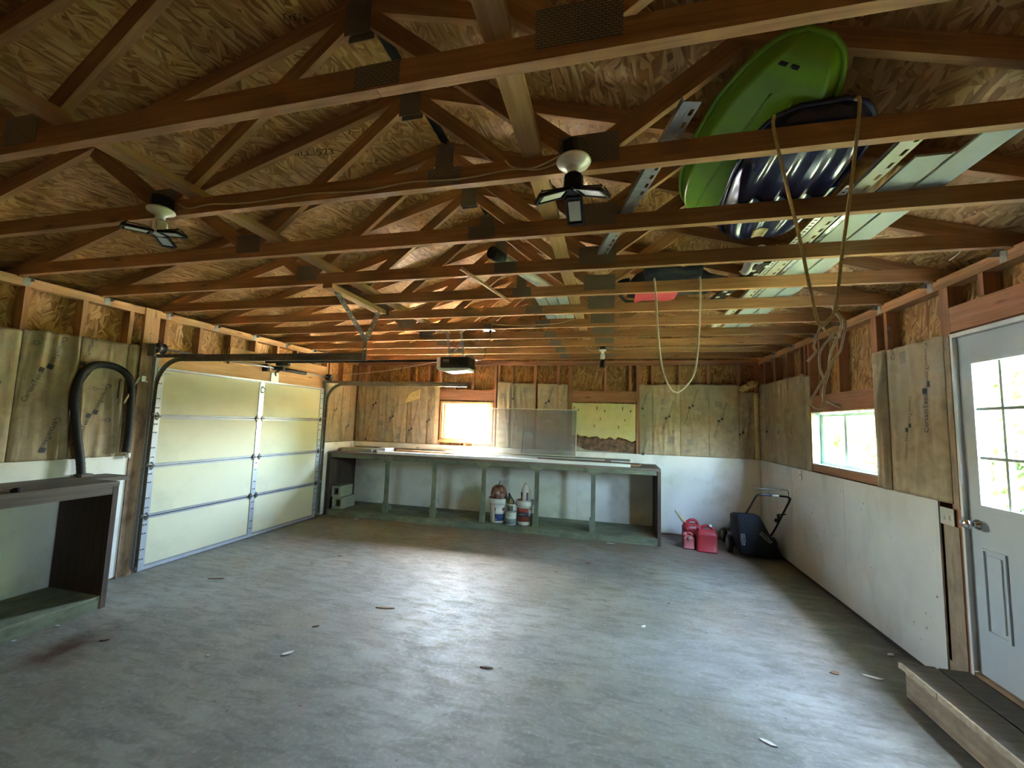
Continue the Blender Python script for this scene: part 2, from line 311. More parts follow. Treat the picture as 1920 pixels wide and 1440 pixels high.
class MB:
    def __init__(s): s.v = []; s.f = []; s.sm = []; s.mi = []; s.cur = 0
    def _add(s, vs, fs, smooth=False):
        k = len(s.v); s.v += [Vector(v) for v in vs]
        for f in fs: s.f.append(tuple(i+k for i in f)); s.sm.append(smooth); s.mi.append(s.cur)
        return s
    def box(s, x0, x1, y0, y1, z0, z1, m=None):
        V = [Vector((x, y, z)) for x in (x0, x1) for y in (y0, y1) for z in (z0, z1)]
        if m is not None: V = [m @ v for v in V]
        return s._add(V, [(0, 1, 3, 2), (4, 6, 7, 5), (0, 4, 5, 1), (2, 3, 7, 6), (0, 2, 6, 4), (1, 5, 7, 3)])
    def bar(s, a, b, wd, h, upv=(0, 0, 1)):
        a, b = Vector(a), Vector(b); d = (b-a).normalized(); u = Vector(upv); t = u.cross(d)
        if t.length < 1e-4: t = Vector((1, 0, 0)).cross(d)
        t.normalize(); u = d.cross(t)
        V = [p + t*(sx*wd/2) + u*(sz*h/2) for p in (a, b) for sx in (-1, 1) for sz in (-1, 1)]
        return s._add(V, [(0, 1, 3, 2), (4, 6, 7, 5), (0, 4, 5, 1), (2, 3, 7, 6), (0, 2, 6, 4), (1, 5, 7, 3)])
    def tube(s, pts, r, n=8, closed=False, flat=1.0):
        P = [Vector(p) for p in pts]; m = len(P); R = r if isinstance(r, (list, tuple)) else [r]*m
        prev = None; V = []
        for i in range(m):
            a = P[(i-1) % m] if (closed or i > 0) else P[i]; b = P[(i+1) % m] if (closed or i < m-1) else P[i]
            d = (b-a).normalized() if (b-a).length > 1e-9 else Vector((0, 0, 1))
            if prev is None:
                t = Vector((0, 0, 1)).cross(d)
                if t.length < 1e-3: t = Vector((0, 1, 0)).cross(d)
            else: t = prev - d*prev.dot(d)
            t.normalize(); prev = t; q = d.cross(t)
            V += [P[i] + (t*math.cos(2*math.pi*k/n) + q*math.sin(2*math.pi*k/n)*flat)*R[i] for k in range(n)]
        F = []
        for i in range(m if closed else m-1):
            for k in range(n):
                j = (i+1) % m; F.append((i*n+k, i*n+(k+1) % n, j*n+(k+1) % n, j*n+k))
        s._add(V, F, True)
        if not closed:
            k0 = len(s.v)-len(V); s.f.append(tuple(k0+k for k in range(n))[::-1]); s.f.append(tuple(k0+(m-1)*n+k for k in range(n))); s.sm += [False]*2; s.mi += [s.cur]*2
        return s
    def lathe(s, prof, n=24, m=None, smooth=True, lobes=None):
        V = []; F = []
        for r, z in prof:
            for k in range(n):
                a = 2*math.pi*k/n; q = r*(lobes(a) if lobes else 1)
                V.append(Vector((q*math.cos(a), q*math.sin(a), z)))
        for i in range(len(prof)-1):
            for k in range(n): F.append((i*n+k, i*n+(k+1) % n, (i+1)*n+(k+1) % n, (i+1)*n+k))
        if prof[0][0] > 1e-6: F.append(tuple(range(n))[::-1])
        if prof[-1][0] > 1e-6: F.append(tuple((len(prof)-1)*n+k for k in range(n)))
        if m is not None: V = [m @ v for v in V]
        return s._add(V, F, smooth)
    def prism(s, poly, z0, z1, m=None):
        n = len(poly); V = [Vector((x, y, z)) for z in (z0, z1) for x, y in poly]
        if m is not None: V = [m @ v for v in V]
        return s._add(V, [tuple(range(n))[::-1], tuple(range(n, 2*n))] + [(k, (k+1) % n, n+(k+1) % n, n+k) for k in range(n)])
    def grid(s, fn, nu, nv, thick=None, smooth=True):
        """fn(u,v) -> point; with thick(u,v) -> offset vector the sheet is closed into a solid."""
        A = [[Vector(fn(i/nu, j/nv)) for j in range(nv+1)] for i in range(nu+1)]
        V = [p for row in A for p in row]; ix = lambda i, j: i*(nv+1)+j
        F = [(ix(i, j), ix(i+1, j), ix(i+1, j+1), ix(i, j+1)) for i in range(nu) for j in range(nv)]
        if thick:
            N = len(V); V += [p + Vector(thick(i/nu, j/nv)) for i, row in enumerate(A) for j, p in enumerate(row)]
            F += [tuple(N+k for k in f)[::-1] for f in F]
            ring = [ix(i, 0) for i in range(nu+1)] + [ix(nu, j) for j in range(1, nv+1)] + [ix(i, nv) for i in range(nu-1, -1, -1)] + [ix(0, j) for j in range(nv-1, 0, -1)]
            F += [(a, N+a, N+b, b) for a, b in zip(ring, ring[1:]+ring[:1])]
        return s._add(V, F, smooth)
    def build(s, name, mat, parent=None, label=None, cat=None, group=None, kind=None, origin=None, mats=None, bevel=0):
        xs = [v.x for v in s.v]; ys = [v.y for v in s.v]; zs = [v.z for v in s.v]
        og = Vector(origin) if origin else Vector(((min(xs)+max(xs))/2, (min(ys)+max(ys))/2, min(zs)))
        me = bpy.data.meshes.new(name); me.from_pydata([v-og for v in s.v], [], s.f)
        for q in (mats or [mat]): me.materials.append(M[q])
        me.polygons.foreach_set('use_smooth', s.sm); me.polygons.foreach_set('material_index', s.mi)
        bm = bmesh.new(); bm.from_mesh(me); bmesh.ops.recalc_face_normals(bm, faces=bm.faces); bm.to_mesh(me); bm.free(); me.update()
        o = bpy.data.objects.new(name, me); put(o, Matrix.Translation(og), parent)
        if bevel:
            md = o.modifiers.new('bevel', 'BEVEL'); md.width = bevel; md.segments = 2; md.limit_method = 'ANGLE'
        return tag(o, label, cat, group, kind)
def part(name, mat, parent, fn, **k):
    b = MB(); fn(b); return b.build(name, mat, parent, **k)
def arc(c, r, a0, a1, n, ax='xz'):
    out = []
    for i in range(n+1):
        a = math.radians(a0+(a1-a0)*i/n); p = [c[0], c[1], c[2]]
        p['xyz'.index(ax[0])] += r*math.cos(a); p['xyz'.index(ax[1])] += r*math.sin(a); out.append(tuple(p))
    return out
def smooth_path(pts, k=4):
    P = [Vector(p) for p in pts]; out = []
    for i in range(len(P)-1):
        a, b, c, d = P[max(i-1, 0)], P[i], P[i+1], P[min(i+2, len(P)-1)]
        for j in range(k):
            t = j/k; out.append(.5*((2*b) + (c-a)*t + (2*a-5*b+4*c-d)*t*t + (3*b-a-3*c+d)*t**3))
    return out + [P[-1]]
TXT = {}
def text_tris(s, size=1.0):
    if s.startswith('~'):      # print too small to read: a row of short strokes
        r = random.Random(s); V = []; F = []; x = 0
        for c in range(len(s)):
            for _ in range(2):
                a = r.uniform(0, .25); h = r.uniform(.35, .7); k = len(V); wd = r.uniform(.08, .16)
                V += [(x+a, 0 if _ else h-.12), (x+a+(wd if not _ else .09), 0 if _ else h-.12), (x+a+(wd+.15 if not _ else .09), h), (x+a, h)]; F.append((k, k+1, k+2, k+3))
            x += .5
        return [(p*size, q*size) for p, q in V], F
    if s not in TXT:
        cu = bpy.data.curves.new('lettering', 'FONT'); cu.body = s; cu.size = 1; cu.resolution_u = 2
        o = bpy.data.objects.new('lettering', cu); sc.collection.objects.link(o)
        dg = bpy.context.evaluated_depsgraph_get(); me = bpy.data.meshes.new_from_object(o.evaluated_get(dg))
        bm = bmesh.new(); bm.from_mesh(me); bmesh.ops.triangulate(bm, faces=bm.faces)
        for _ in range(3):
            es = [e for e in bm.edges if e.calc_length() > .14]
            if es: bmesh.ops.subdivide_edges(bm, edges=es, cuts=1); bmesh.ops.triangulate(bm, faces=bm.faces)
        bm.to_mesh(me); bm.free()
        TXT[s] = ([v.co.copy() for v in me.vertices], [tuple(p.vertices) for p in me.polygons])
        bpy.data.objects.remove(o); bpy.data.curves.remove(cu); bpy.data.meshes.remove(me)
    v, f = TXT[s]; return [(q.x*size, q.y*size) for q in v], f

# ------------------------------------------------------------------ floor and ground
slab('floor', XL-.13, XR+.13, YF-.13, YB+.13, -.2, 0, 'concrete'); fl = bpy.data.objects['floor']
tag(fl, 'worn grey concrete slab with brown stains', 'floor', kind='structure')
g = MB(); g.box(-60, 70, -60, 80, -.5, -.202); tag(g.build('ground', 'gravel'), 'pale sunlit ground outside the garage', 'ground', kind='structure')

n = NT('lawn'); f = n.noise(n.co('World'), 9, 6, .7)  # dark grass for the added slab that cuts ground bounce
n.bsdf(n.ramp(f, [(.3, (.075, .095, .04)), (.7, (.15, .17, .085))]), .9); M['lawn'] = n.m
g = MB(); g.box(XR+.9, 69, -59, 79, -.2015, -.19); tag(g.build('lawn', 'lawn'), 'grass added beyond the entry door to dim ground bounce', 'lawn', kind='structure')  # dark grass added over the pale ground to cut light bounced onto the ceiling

# ------------------------------------------------------------------ walls
wl = empty('wall_left', (XL-.06, 3, 0), 'open stud wall of particle board holding the overhead door', 'wall', kind='structure')
wb = empty('wall_back', (XC, YB+.06, 0), 'open stud back wall behind the long bench', 'wall', kind='structure')
wr = empty('wall_right', (XR+.06, 3, 0), 'open stud wall with entry door and slider window', 'wall', kind='structure')
wf = empty('wall_front', (XC, YF-.06, 0), 'plain stud wall behind the viewer', 'wall', kind='structure')
GAP = .002
def wpt(W, u, h, z):
    return Vector((XL+h, u, z)) if W == 'L' else Vector((u, YB-h, z)) if W == 'B' else Vector((XR-h, u, z)) if W == 'R' else Vector((u, YF+h, z))
WALL = {'L': wl, 'B': wb, 'R': wr, 'F': wf}
def wslab(W, name, u0, u1, h0, h1, z0, z1, mat, parent=None):
    a, b = wpt(W, u0, h0, z0), wpt(W, u1, h1, z1)
    return slab(name, min(a.x, b.x), max(a.x, b.x), min(a.y, b.y), max(a.y, b.y), z0, z1, mat, parent or WALL[W])
def sheath(W, rects, mat='osb_wall'):
    for u0, u1, z0, z1 in rects:
        um = (u0+u1)/2; nv = wpt(W, 0, 1, 0)-wpt(W, 0, 0, 0)
        beam('sheathing_panel', wpt(W, um, -.096, z0), wpt(W, um, -.096, z1), u1-u0-2*GAP, .0115, mat, WALL[W], nv)
        wslab(W, 'siding_board', u0, u1, -.13, -.1025, z0, z1, 'white_panel')
def studs(W, us, z0, z1, mat, name='stud', wd=.038):
    for u in us: wslab(W, name, u, u+wd, -.089, -.0005, z0, z1, mat)
def plates(W, segs, mat):
    for u0, u1 in segs:
        wslab(W, 'top_plate', u0, u1, -.089, 0, ZC-.038, ZC-.0005, mat)
    u0, u1 = segs[0][0], segs[-1][1]; mid = u0+(u1-u0)*.43
    for a, b in ((u0, mid), (mid+.002, u1)): wslab(W, 'top_plate', a, b, -.089, .0015, ZC-.076, ZC-.0385, mat)
ZP = ZC-.077
sheath('L', [(YF-.1, .27, 0, ZC), (.27, 1.49, 0, ZC), (1.49, 2.71, 0, ZC), (2.71, 3.46, 0, ZC), (3.46, 4.68, 2.13, ZC), (4.68, 5.9, 2.13, ZC), (5.9, 6.2, 2.13, ZC), (6.2, YB+.1, 0, ZC)], 'osb')
studs('L', [-.83, -.43, -.03, .37, .76, 1.16, 1.56, 1.965, 2.365, 2.767, 3.158], .04, ZP, 'lumber')
studs('L', [6.23, 6.31, 6.69, 7.09], .04, ZP, 'lumber')
studs('L', [3.513, 3.91], 2.332, ZP, 'lumber', 'cripple_stud'); studs('L', [4.327, 4.717, 5.111, 5.504, 5.92], 2.552, ZP, 'lumber', 'cripple_stud')
plates('L', [(YF, 1.9), (1.902, 4.6), (4.602, YB)], 'lumber_light')
wslab('L', 'header_beam', 3.45, 6.23, -.045, -.001, 2.10, 2.33, 'lumber_light'); wslab('L', 'header_beam', 4.345, 6.23, -.047, -.004, 2.332, 2.55, 'lumber_light')
wslab('L', 'header_beam', 3.45, 6.23, -.089, -.047, 2.132, 2.33, 'lumber')
wslab('L', 'trimmer_post', 3.285, 3.425, -.088, .022, .0, 2.40, 'stained_wood'); wslab('L', 'trimmer_post', 3.292, 3.44, -.02, .018, 2.402, ZC-.002, 'lumber_light')
wslab('L', 'jamb_board', 3.427, 3.462, -.1, .012, 0, 2.10, 'stained_wood'); wslab('L', 'jamb_board', 6.165, 6.228, -.1, .012, 0, 2.10, 'stained_wood')
wslab('L', 'bottom_plate', YF, 3.28, -.089, -.001, 0, .038, 'lumber'); wslab('L', 'bottom_plate', 6.23, YB, -.089, -.001, 0, .038, 'lumber')
for a, b in ((YF+.02, 1.1), (1.103, 2.32), (2.323, 3.283)): wslab('L', 'wainscot_panel', a, b, .0002, .012, .015, ZW-.01, 'white_panel')
wslab('L', 'wainscot_panel', 6.235, YB-.001, .0002, .012, .015, ZW, 'white_panel')

BW = (-3.075, -2.065, 1.325, 2.035); BH = (-.66, .395, 1.23, 2.06)
sheath('B', [(XL-.1, -3.075, 0, ZC), (-3.075, -2.065, 0, 1.325), (-3.075, -2.065, 2.035, ZC), (-2.065, -.66, 0, ZC), (-.66, .395, 0, ZC), (.395, 1.6, 0, ZC), (1.6, XR+.1, 0, ZC)])
studs('B', [-4.84, -4.67, -4.22, -3.77, -3.355, -3.14, -2.055, -1.995, -1.75, -1.335, -.93, -.73, -.692, .40, .44, .635, 1.06, 1.49, 1.935, 2.19], .04, ZP, 'lumber_red')
studs('B', [-2.83, -2.485, -.12, .28], 2.262, ZP, 'lumber_red', 'cripple_stud')
studs('B', [-3.1, -2.6], .04, 1.28, 'lumber_red', 'cripple_stud')
plates('B', [(XL+.001, -1.4), (-1.398, XR-.001)], 'lumber_red')
wslab('B', 'header_beam', -3.1, -2.058, -.045, -.001, 2.06, 2.25, 'lumber_red'); wslab('B', 'header_beam', -.652, .398, -.045, -.001, 2.075, 2.26, 'lumber_red')
wslab('B', 'sill_board', -3.1, -2.058, -.089, -.002, 1.285, 1.323, 'lumber_light')
for a, b in ((XL+.013, -3.0), (-2.998, -.55), (-.548, XR-.013)): wslab('B', 'wainscot_panel', a, b, .0002, .012, .02, ZW, 'white_panel')
wslab('B', 'bottom_plate', XL+.02, XR-.02, -.089, -.001, 0, .038, 'lumber')

WR = (4.25, 5.44, 1.32, 1.905); DR = (2.535, 3.378, .19, 2.37)
sheath('R', [(YF-.1, .4, 0, ZC), (.4, 1.6, 0, ZC), (1.6, 2.535, 0, ZC), (2.535, 3.378, 2.37, ZC), (2.535, 3.378, -.02, .19), (3.378, 4.25, 0, ZC), (4.25, 5.44, 0, 1.32), (4.25, 5.44, 1.905, ZC), (5.44, YB+.1, 0, ZC)])
studs('R', [-.43, -.03, .37, .77, 1.17, 1.57, 1.97, 2.37, 2.455, 2.493, 3.382, 3.42, 4.032, 4.175, 4.213, 5.445, 5.54, 5.66, 6.07, 6.47, 6.87, 7.08], .04, ZP, 'lumber_red')
studs('R', [4.80, 5.19], 2.092, ZP, 'lumber_red', 'cripple_stud'); studs('R', [2.78, 3.1], 2.56, ZP, 'lumber_red', 'cripple_stud')
plates('R', [(YF, 2.2), (2.202, 5.0), (5.002, YB)], 'lumber')
wslab('R', 'header_beam', 4.252, 5.442, -.045, -.001, 1.907, 2.09, 'lumber_red'); wslab('R', 'header_beam', 2.535, 3.38, -.045, -.001, 2.385, 2.555, 'lumber_red')
wslab('R', 'sill_board', 4.252, 5.442, -.089, -.002, 1.245, 1.318, 'lumber_red')
for a, b in ((3.567, 4.79), (4.793, 6.0), (6.003, YB-.013)): wslab('R', 'wainscot_panel', a, b, .0002, .012, .03, ZW, 'white_specked')
wslab('R', 'wainscot_panel', YF+.02, 2.45, .0002, .012, .03, ZW, 'white_specked')
wslab('R', 'bottom_plate', 3.38, YB, -.089, .002, 0, .03, 'grime')
wslab('R', 'jamb_board', 3.405, 3.535, -.02, .006, .19, 1.085, 'weathered'); wslab('R', 'jamb_board', 3.385, 3.43, -.02, .008, 1.21, 2.36, 'weathered')
wslab('R', 'rim_joist', 2.3, 3.56, -.06, .004, .002, .19, 'weathered')
sheath('F', [(XL-.1, -2.4, 0, ZC+1.2), (-2.4, -.1, 0, ZC+1.2), (-.1, XR+.1, 0, ZC+1.2)])
studs('F', [XL+.05+.6*k for k in range(12)], .04, ZP, 'lumber_red'); plates('F', [(XL, -1.4), (-1.398, XR)], 'lumber_red')
# gable end over the back wall, in panels
def roof_z(x): return ZR-SL*abs(x-XC)
xs = [XL-.1, -3.6, -2.4, XC, -.2, 1.0, XR+.1]
for a, b in zip(xs, xs[1:]):
    part('gable_panel', 'osb_gable', wb, lambda q: q.prism([(a+GAP, ZC), (b-GAP, ZC), (b-GAP, roof_z(b)), (a+GAP, roof_z(a))], -.102, -.09, Matrix(((1, 0, 0, 0), (0, 0, -1, YB), (0, 1, 0, 0), (0, 0, 0, 1)))))
    part('siding_board', 'white_panel', wb, lambda q: q.prism([(a, ZC), (b, ZC), (b, roof_z(b)), (a, roof_z(a))], -.13, -.103, Matrix(((1, 0, 0, 0), (0, 0, -1, YB), (0, 1, 0, 0), (0, 0, 0, 1)))))
# hurricane clips where the trusses meet the side plates
for W, s in (('L', 1), ('R', -1)):
    for i in range(0, 10):
        y = Y1+DS*i; x = (XL if s > 0 else XR)
        b = MB(); b.box(x, x+s*.004, y+.002, y+.05, ZC-.07, ZC); b.box(x-s*.04, x+s*.05, y+.002, y+.005, ZC-.01, ZC+.06)
        b.prism([(0, 0), (.06, 0), (0, .05)], 0, .003, Matrix.Translation((x, y+.05, ZC-.03)) @ Matrix.Rotation(math.radians(90), 4, 'X') @ Matrix.Scale(s, 4, (1, 0, 0)))
        b.build('truss_clip', 'galvanised', WALL[W])

# kraft faced insulation batts with their printing
def kraft_fn(u0, u1, z0, z1, seed, amp):
    r = random.Random(seed); fs = []
    for k in range(9): fs.append((r.uniform(u0+.03, u1-.03), r.uniform(-.18, .18), r.uniform(.35, 1)*amp*r.choice((1, 1, -.5)), r.uniform(.016, .034), r.uniform(z0, z1), r.uniform(.2, .7)))
    def h(u, z):
        e = min(1, (u-u0)/.03, (u1-u)/.03); e = max(e, 0)
        q = .007+.006*math.sin((u-u0)/(u1-u0)*math.pi)
        for uu, sl, a, wd, zc, zl in fs:
            q += a*math.exp(-((u-uu-sl*(z-zc))/wd)**2)*math.exp(-((z-zc)/zl)**2)
        return .0035+max(0, q)*e
    return h
def batt(W, u0, u1, z0, z1, seed, amp=.014, prints=(), slant=0.0):
    h = kraft_fn(u0, u1, z0, z1, seed, amp); r = random.Random(seed*7+1)
    nu, nz = max(8, int((u1-u0)/.011)), 44
    jag = [r.uniform(-.012, .008) for _ in range(nu+1)]
    jag = [sum(jag[max(0, k-2):k+3])/len(jag[max(0, k-2):k+3])*1.5 for k in range(nu+1)]
    def fn(a, b):
        u = u0+(u1-u0)*a; zt = z1+slant*(a-.5)+jag[int(a*nu+.5)]; z = z0+(zt-z0)*b
        return wpt(W, u, h(u, z), z)
    def th(a, b):
        u = u0+(u1-u0)*a; z = z0+(z1-z0)*b; d = wpt(W, 0, .002, 0)-wpt(W, 0, h(u, z), 0); return d
    b = MB(); b.grid(fn, nu, nz, th); o = b.build('insulation_batt', 'kraft', WALL[W])
    for kind, u, z, ang, size in prints:
        s = 1 if W != 'R' else -1     # viewer's right along u
        m = MB()
        def lay(pts, faces, du, dz, a):
            ca, sa = math.cos(a), math.sin(a); V = []
            for x, y in pts:
                uu = u+s*(du+x*ca-y*sa); zz = z+dz+x*sa+y*ca
                uc = min(max(uu, u0+.004), u1-.004)
                V.append(wpt(W, uu, h(uc, zz)+.003, zz))
            m._add(V, faces)
        if kind in ('pair', 'word'):
            t, f = text_tris('CertainTeed', size); wid = max(p[0] for p in t)
            t = [(x, y-.36*size) for x, y in t]
            sq = [(wid+.015*size, -.36*size), (wid+.7*size, -.36*size), (wid+.7*size, .36*size), (wid+.015*size, .36*size)]
            ax_, bx_ = sq[0][0], sq[1][0]; sq = [(ax_+(bx_-ax_)*i/5, (-.36+.72*j/5)*size) for i in range(6) for j in range(6)]; sf = [(i*6+j, i*6+6+j, i*6+7+j, i*6+1+j) for i in range(5) for j in range(5)]
            lay(t, f, 0, 0, ang); lay(sq, sf, 0, 0, ang)
            if kind == 'pair':
                L = 2*(wid+.75*size); dx, dz = math.cos(ang)*L, math.sin(ang)*L
                ox, oz = math.sin(ang)*.75*size, -math.cos(ang)*.75*size
                lay(t, f, dx+ox, dz+oz, ang+math.pi); lay(sq, sf, dx+ox, dz+oz, ang+math.pi)
            m.build('printed_lettering', 'kraft_print', o)
        else:
            if kind == 'block':
                for k in range(6): lay([(0, -k*.016), (size, -k*.016), (size, -k*.016-.007), (0, -k*.016-.007)], [(0, 1, 2, 3)], 0, 0, ang)
                m.build('printed_lettering', 'kraft_pale_print', o)
            else:
                ring = []; 
                for rr in (.6, 1.0): ring += [(math.cos(k*math.pi/7)*size*rr, math.sin(k*math.pi/7)*size*rr) for k in range(14)]
                lay(ring, [(k, (k+1) % 14, 14+(k+1) % 14, 14+k) for k in range(14)], 0, 0, 0)
                lay([(size, -.15*size), (size*3.4, -.15*size), (size*3.4, .15*size), (size, .15*size)], [(0, 1, 2, 3)], 0, 0, ang)
                m.build('printed_mark', 'kraft_pale_print', o)
    return o
DN = math.radians(-106)
def mk(u, z, size=.052, ang=DN, full=True, marks=1, s=1):
    out = [('pair' if full else 'word', u, z, ang, size)]
    if marks:
        out += [('ring', u-s*.13, z-.18, 0, .016), ('block', u-s*.17, z-.3, 0, .07), ('ring', u+s*.07, z-.5, math.pi, .016), ('block', u+s*.03, z-.6, 0, .07)]
    return out
# left wall
for k, (a, b, t) in enumerate(((.78, 1.18, 2.32), (1.18, 1.58, 2.32), (1.58, 1.983, 2.33), (1.985, 2.384, 2.335))): batt('L', a, b, ZW-.012, t, 30+k, .03, [('word', b-.1, 1.9, DN, .052)])
batt('L', 2.386, 2.785, ZW-.012, 2.352, 3, .03, [('pair', 2.665, 2.33, math.radians(-107), .055), ('ring', 2.47, 2.24, 0, .02), ('word', 2.68, 1.60, math.radians(-105), .055)], .01)
batt('L', 2.787, 3.176, ZW-.012, 2.362, 5, .03, [('word', 2.88, 2.37, math.radians(-105), .05), ('pair', 3.04, 1.94, math.radians(-107), .055), ('ring', 2.93, 1.88, 0, .02), ('ring', 3.06, 1.58, math.pi, .02)], .01)
batt('L', 3.178, 3.284, ZW-.012, 2.37, 6, .008)
batt('L', 6.27, 6.708, ZW, 2.30, 8, .012, mk(6.62, 2.1)); batt('L', 6.71, YB-.015, ZW, 2.32, 9, .012, mk(7.0, 1.8))
# back wall
batt('B', XL+.015, -4.652, ZW, 2.34, 10, .01); batt('B', -4.65, -4.202, ZW, 2.352, 11, .012, mk(-4.33, 2.24)+mk(-4.5, 1.55, full=False, marks=0))
batt('B', -4.2, -3.752, ZW, 2.372, 12, .012, mk(-3.95, 2.0)); batt('B', -3.75, -3.337, ZW, 2.40, 13, .012, mk(-3.55, 1.78))
batt('B', -3.335, -3.105, ZW, 2.405, 14, .01, mk(-3.2, 1.95, marks=0))
batt('B', -1.99, -1.732, ZW, 2.41, 15, .012, [('block', -1.93, 2.2, 0, .07)]); batt('B', -1.73, -1.318, ZW, 2.385, 16, .022, [('word', -1.62, 2.36, DN, .05), ('block', -1.52, 2.3, 0, .09), ('word', -1.42, 1.75, DN, .05)])
batt('B', -1.262, -.912, ZW, 2.385, 17, .012, mk(-.98, 2.34)); batt('B', -.9, -.735, ZW, 2.37, 18, .016, [('block', -.85, 2.25, 0, .07)])
batt('B', .445, .652, ZW, 2.38, 19, .014, [('word', .572, 2.24, DN, .05), ('ring', .52, 1.86, math.pi, .018), ('word', .58, 1.5, DN, .05)])
batt('B', .654, 1.078, ZW, 2.385, 20, .02, [('pair', .985, 2.12, DN, .05), ('block', .78, 2.14, 0, .1), ('ring', .80, 1.98, 0, .022), ('ring', .97, 1.62, math.pi, .022), ('block', .88, 1.53, 0, .1)])
batt('B', 1.08, 1.508, ZW, 2.39, 21, .012, [('pair', 1.34, 2.30, DN, .05), ('ring', 1.36, 1.98, math.pi, .022), ('block', 1.27, 1.9, 0, .1), ('block', 1.18, 1.5, 0, .1), ('ring', 1.18, 1.32, 0, .022)])
batt('B', 1.51, 1.953, ZW, 2.395, 22, .01, [('pair', 1.77, 2.1, DN, .05), ('block', 1.6, 2.12, 0, .1), ('ring', 1.82, 1.65, math.pi, .022)])
batt('B', 1.955, XR-.02, ZW, 2.28, 23, .014, [('pair', 2.07, 1.9, DN, .05)])
# right wall
batt('R', 3.44, 4.045, ZW, 2.382, 46, .02, [('pair', 3.585, 2.355, math.radians(-90), .056), ('word', 3.94, 2.285, math.radians(96), .05), ('block', 3.88, 2.33, 0, .09), ('pair', 3.765, 1.98, math.radians(-97), .042)])
batt('R', 4.055, 4.248, ZW, 2.385, 41, .022, [('ring', 4.19, 2.3, 0, .02), ('ring', 4.16, 1.85, 0, .025), ('block', 4.12, 1.6, 0, .05)], -.01)
for k, (a, b) in enumerate(((5.585, 5.678), (5.68, 6.088), (6.09, 6.488), (6.49, 6.888), (6.89, YB-.03))):
    batt('R', a, b, ZW, 2.375, 50+k, .016, [('word', (a+b)/2, 1.9, DN, .045)] if k else [])
batt('R', 5.446, 5.583, ZW, 2.34, 57, .008)
# torn facing hanging open, yellow glass wool showing
fl1 = MB(); fl1.prism([(-3.80, 1.955), (-3.70, 2.00), (-3.52, 2.02), (-3.28, 2.07), (-3.34, 2.2), (-3.36, 2.36), (-3.72, 2.345), (-3.755, 2.1)], 0, .028, Matrix(((1, 0, 0, 0), (0, 0, -1, YB-.028), (0, 1, 0, 0), (0, 0, 0, 1))))
fl1.build('torn_flap', 'kraft', wb)
part('torn_flap', 'fibreglass', wb, lambda q: q.prism([(-3.79, 1.985), (-3.48, 2.07), (-3.47, 2.24), (-3.66, 2.17)], 0, .02, Matrix(((1, 0, 0, 0), (0, 0, -1, YB-.057), (0, 1, 0, 0), (0, 0, 0, 1)))))
def wool(q):
    r = random.Random(4)
    for k in range(26):
        t = k/25; q.lathe([(0, -.03), (.035, -.01), (.03, .02), (0, .04)], 7, Matrix.Translation((1.97+.2*t+r.uniform(-.02, .02), YB-.05+r.uniform(-.02, .01), 2.31+.10*t+r.uniform(-.03, .03))) @ Euler((r.uniform(0, 3), r.uniform(0, 3), 0)).to_matrix().to_4x4())
part('torn_wool', 'fibreglass', wb, wool)
part('torn_wool', 'fibreglass', wb, lambda q: q.tube(smooth_path([(XR-.05, YB-.05, 1.25), (XR-.045, YB-.045, 1.6), (XR-.05, YB-.05, 1.95), (XR-.06, YB-.06, 2.25)], 3), .04, 8))

# ------------------------------------------------------------------ roof
rf = empty('ceiling', (XC, 3, ZR), 'sloped underside of roof decked in particle board sheets', 'ceiling', kind='structure')
ang = math.atan(SL); cs, sn = math.cos(ang), math.sin(ang)
half = (XR-XL)/2+.42
for s in (-1, 1):
    dv = Vector((s*cs, 0, -sn)); nv = Vector((s*sn, 0, cs)); top = Vector((XC, 0, ZR)); Lr = half/cs
    rows = [(.035, 1.0), (1.0, 2.22), (2.22, 3.44), (3.44, Lr)]
    for k, (a, b) in enumerate(rows):
        y = YF-.3-(1.22 if k % 2 else 0)
        while y < YB+.3:
            y0, y1 = max(y, YF-.3), min(y+2.44, YB+.3)
            if y1-y0 > .05:
                c = top+dv*((a+b)/2)+nv*.006
                beam('roof_panel', c+Vector((0, y0+GAP, 0)), c+Vector((0, y1-GAP, 0)), b-a-2*GAP, .0115, 'osb', rf, nv)
            y += 2.44
    c = top+dv*(Lr/2)+nv*.02
    beam('roof_felt', c+Vector((0, YF-.3, 0)), c+Vector((0, YB+.3, 0)), Lr, .012, 'roof_felt', rf, nv)
    x0 = XC+s*(half-.42)+s*.13; x1 = XC+s*half
    slab('soffit_board', min(x0, x1), max(x0, x1), YF-.3, YB+.3, 2.70, 2.712, 'white_panel', rf)
    slab('fascia_board', min(x1, x1+s*.02), max(x1, x1+s*.02), YF-.3, YB+.3, 2.66, 2.81, 'white_panel', rf)
part('ridge_cap', 'ridge_black', rf, lambda q: (q.prism([(-.2, -.2*SL), (0, 0), (.2, -.2*SL), (.2, -.2*SL+.01), (0, .012), (-.2, -.2*SL+.01)], YF-.3, YB+.3, Matrix(((1, 0, 0, XC), (0, 0, 1, 0), (0, 1, 0, ZR+.03), (0, 0, 0, 1))))))
def osb_text(s, x, y, size, turn=0, sgn=None):
    """A stamp on the deck underside at (x,y)."""
    sg = -1 if x < XC else 1; t, f = text_tris(s, size); m = MB(); V = []
    for px, py in t:
        dx, dy = px*math.cos(turn)-py*math.sin(turn), px*math.sin(turn)+py*math.cos(turn)
        X, Y = x+dx, y-dy; V.append((X, Y, roof_z(X)-.0025))
    m._add(V, f); m.build('printed_stamp', 'osb_print', rf)
osb_text('MILL 523', -2.35, 2.42, .085, math.radians(-28)); osb_text('~~~~~', -1.72, 1.66, .05, math.radians(-30)); osb_text('~~~~~~~~~~~~~~', -1.2, 1.62, .08, .0)
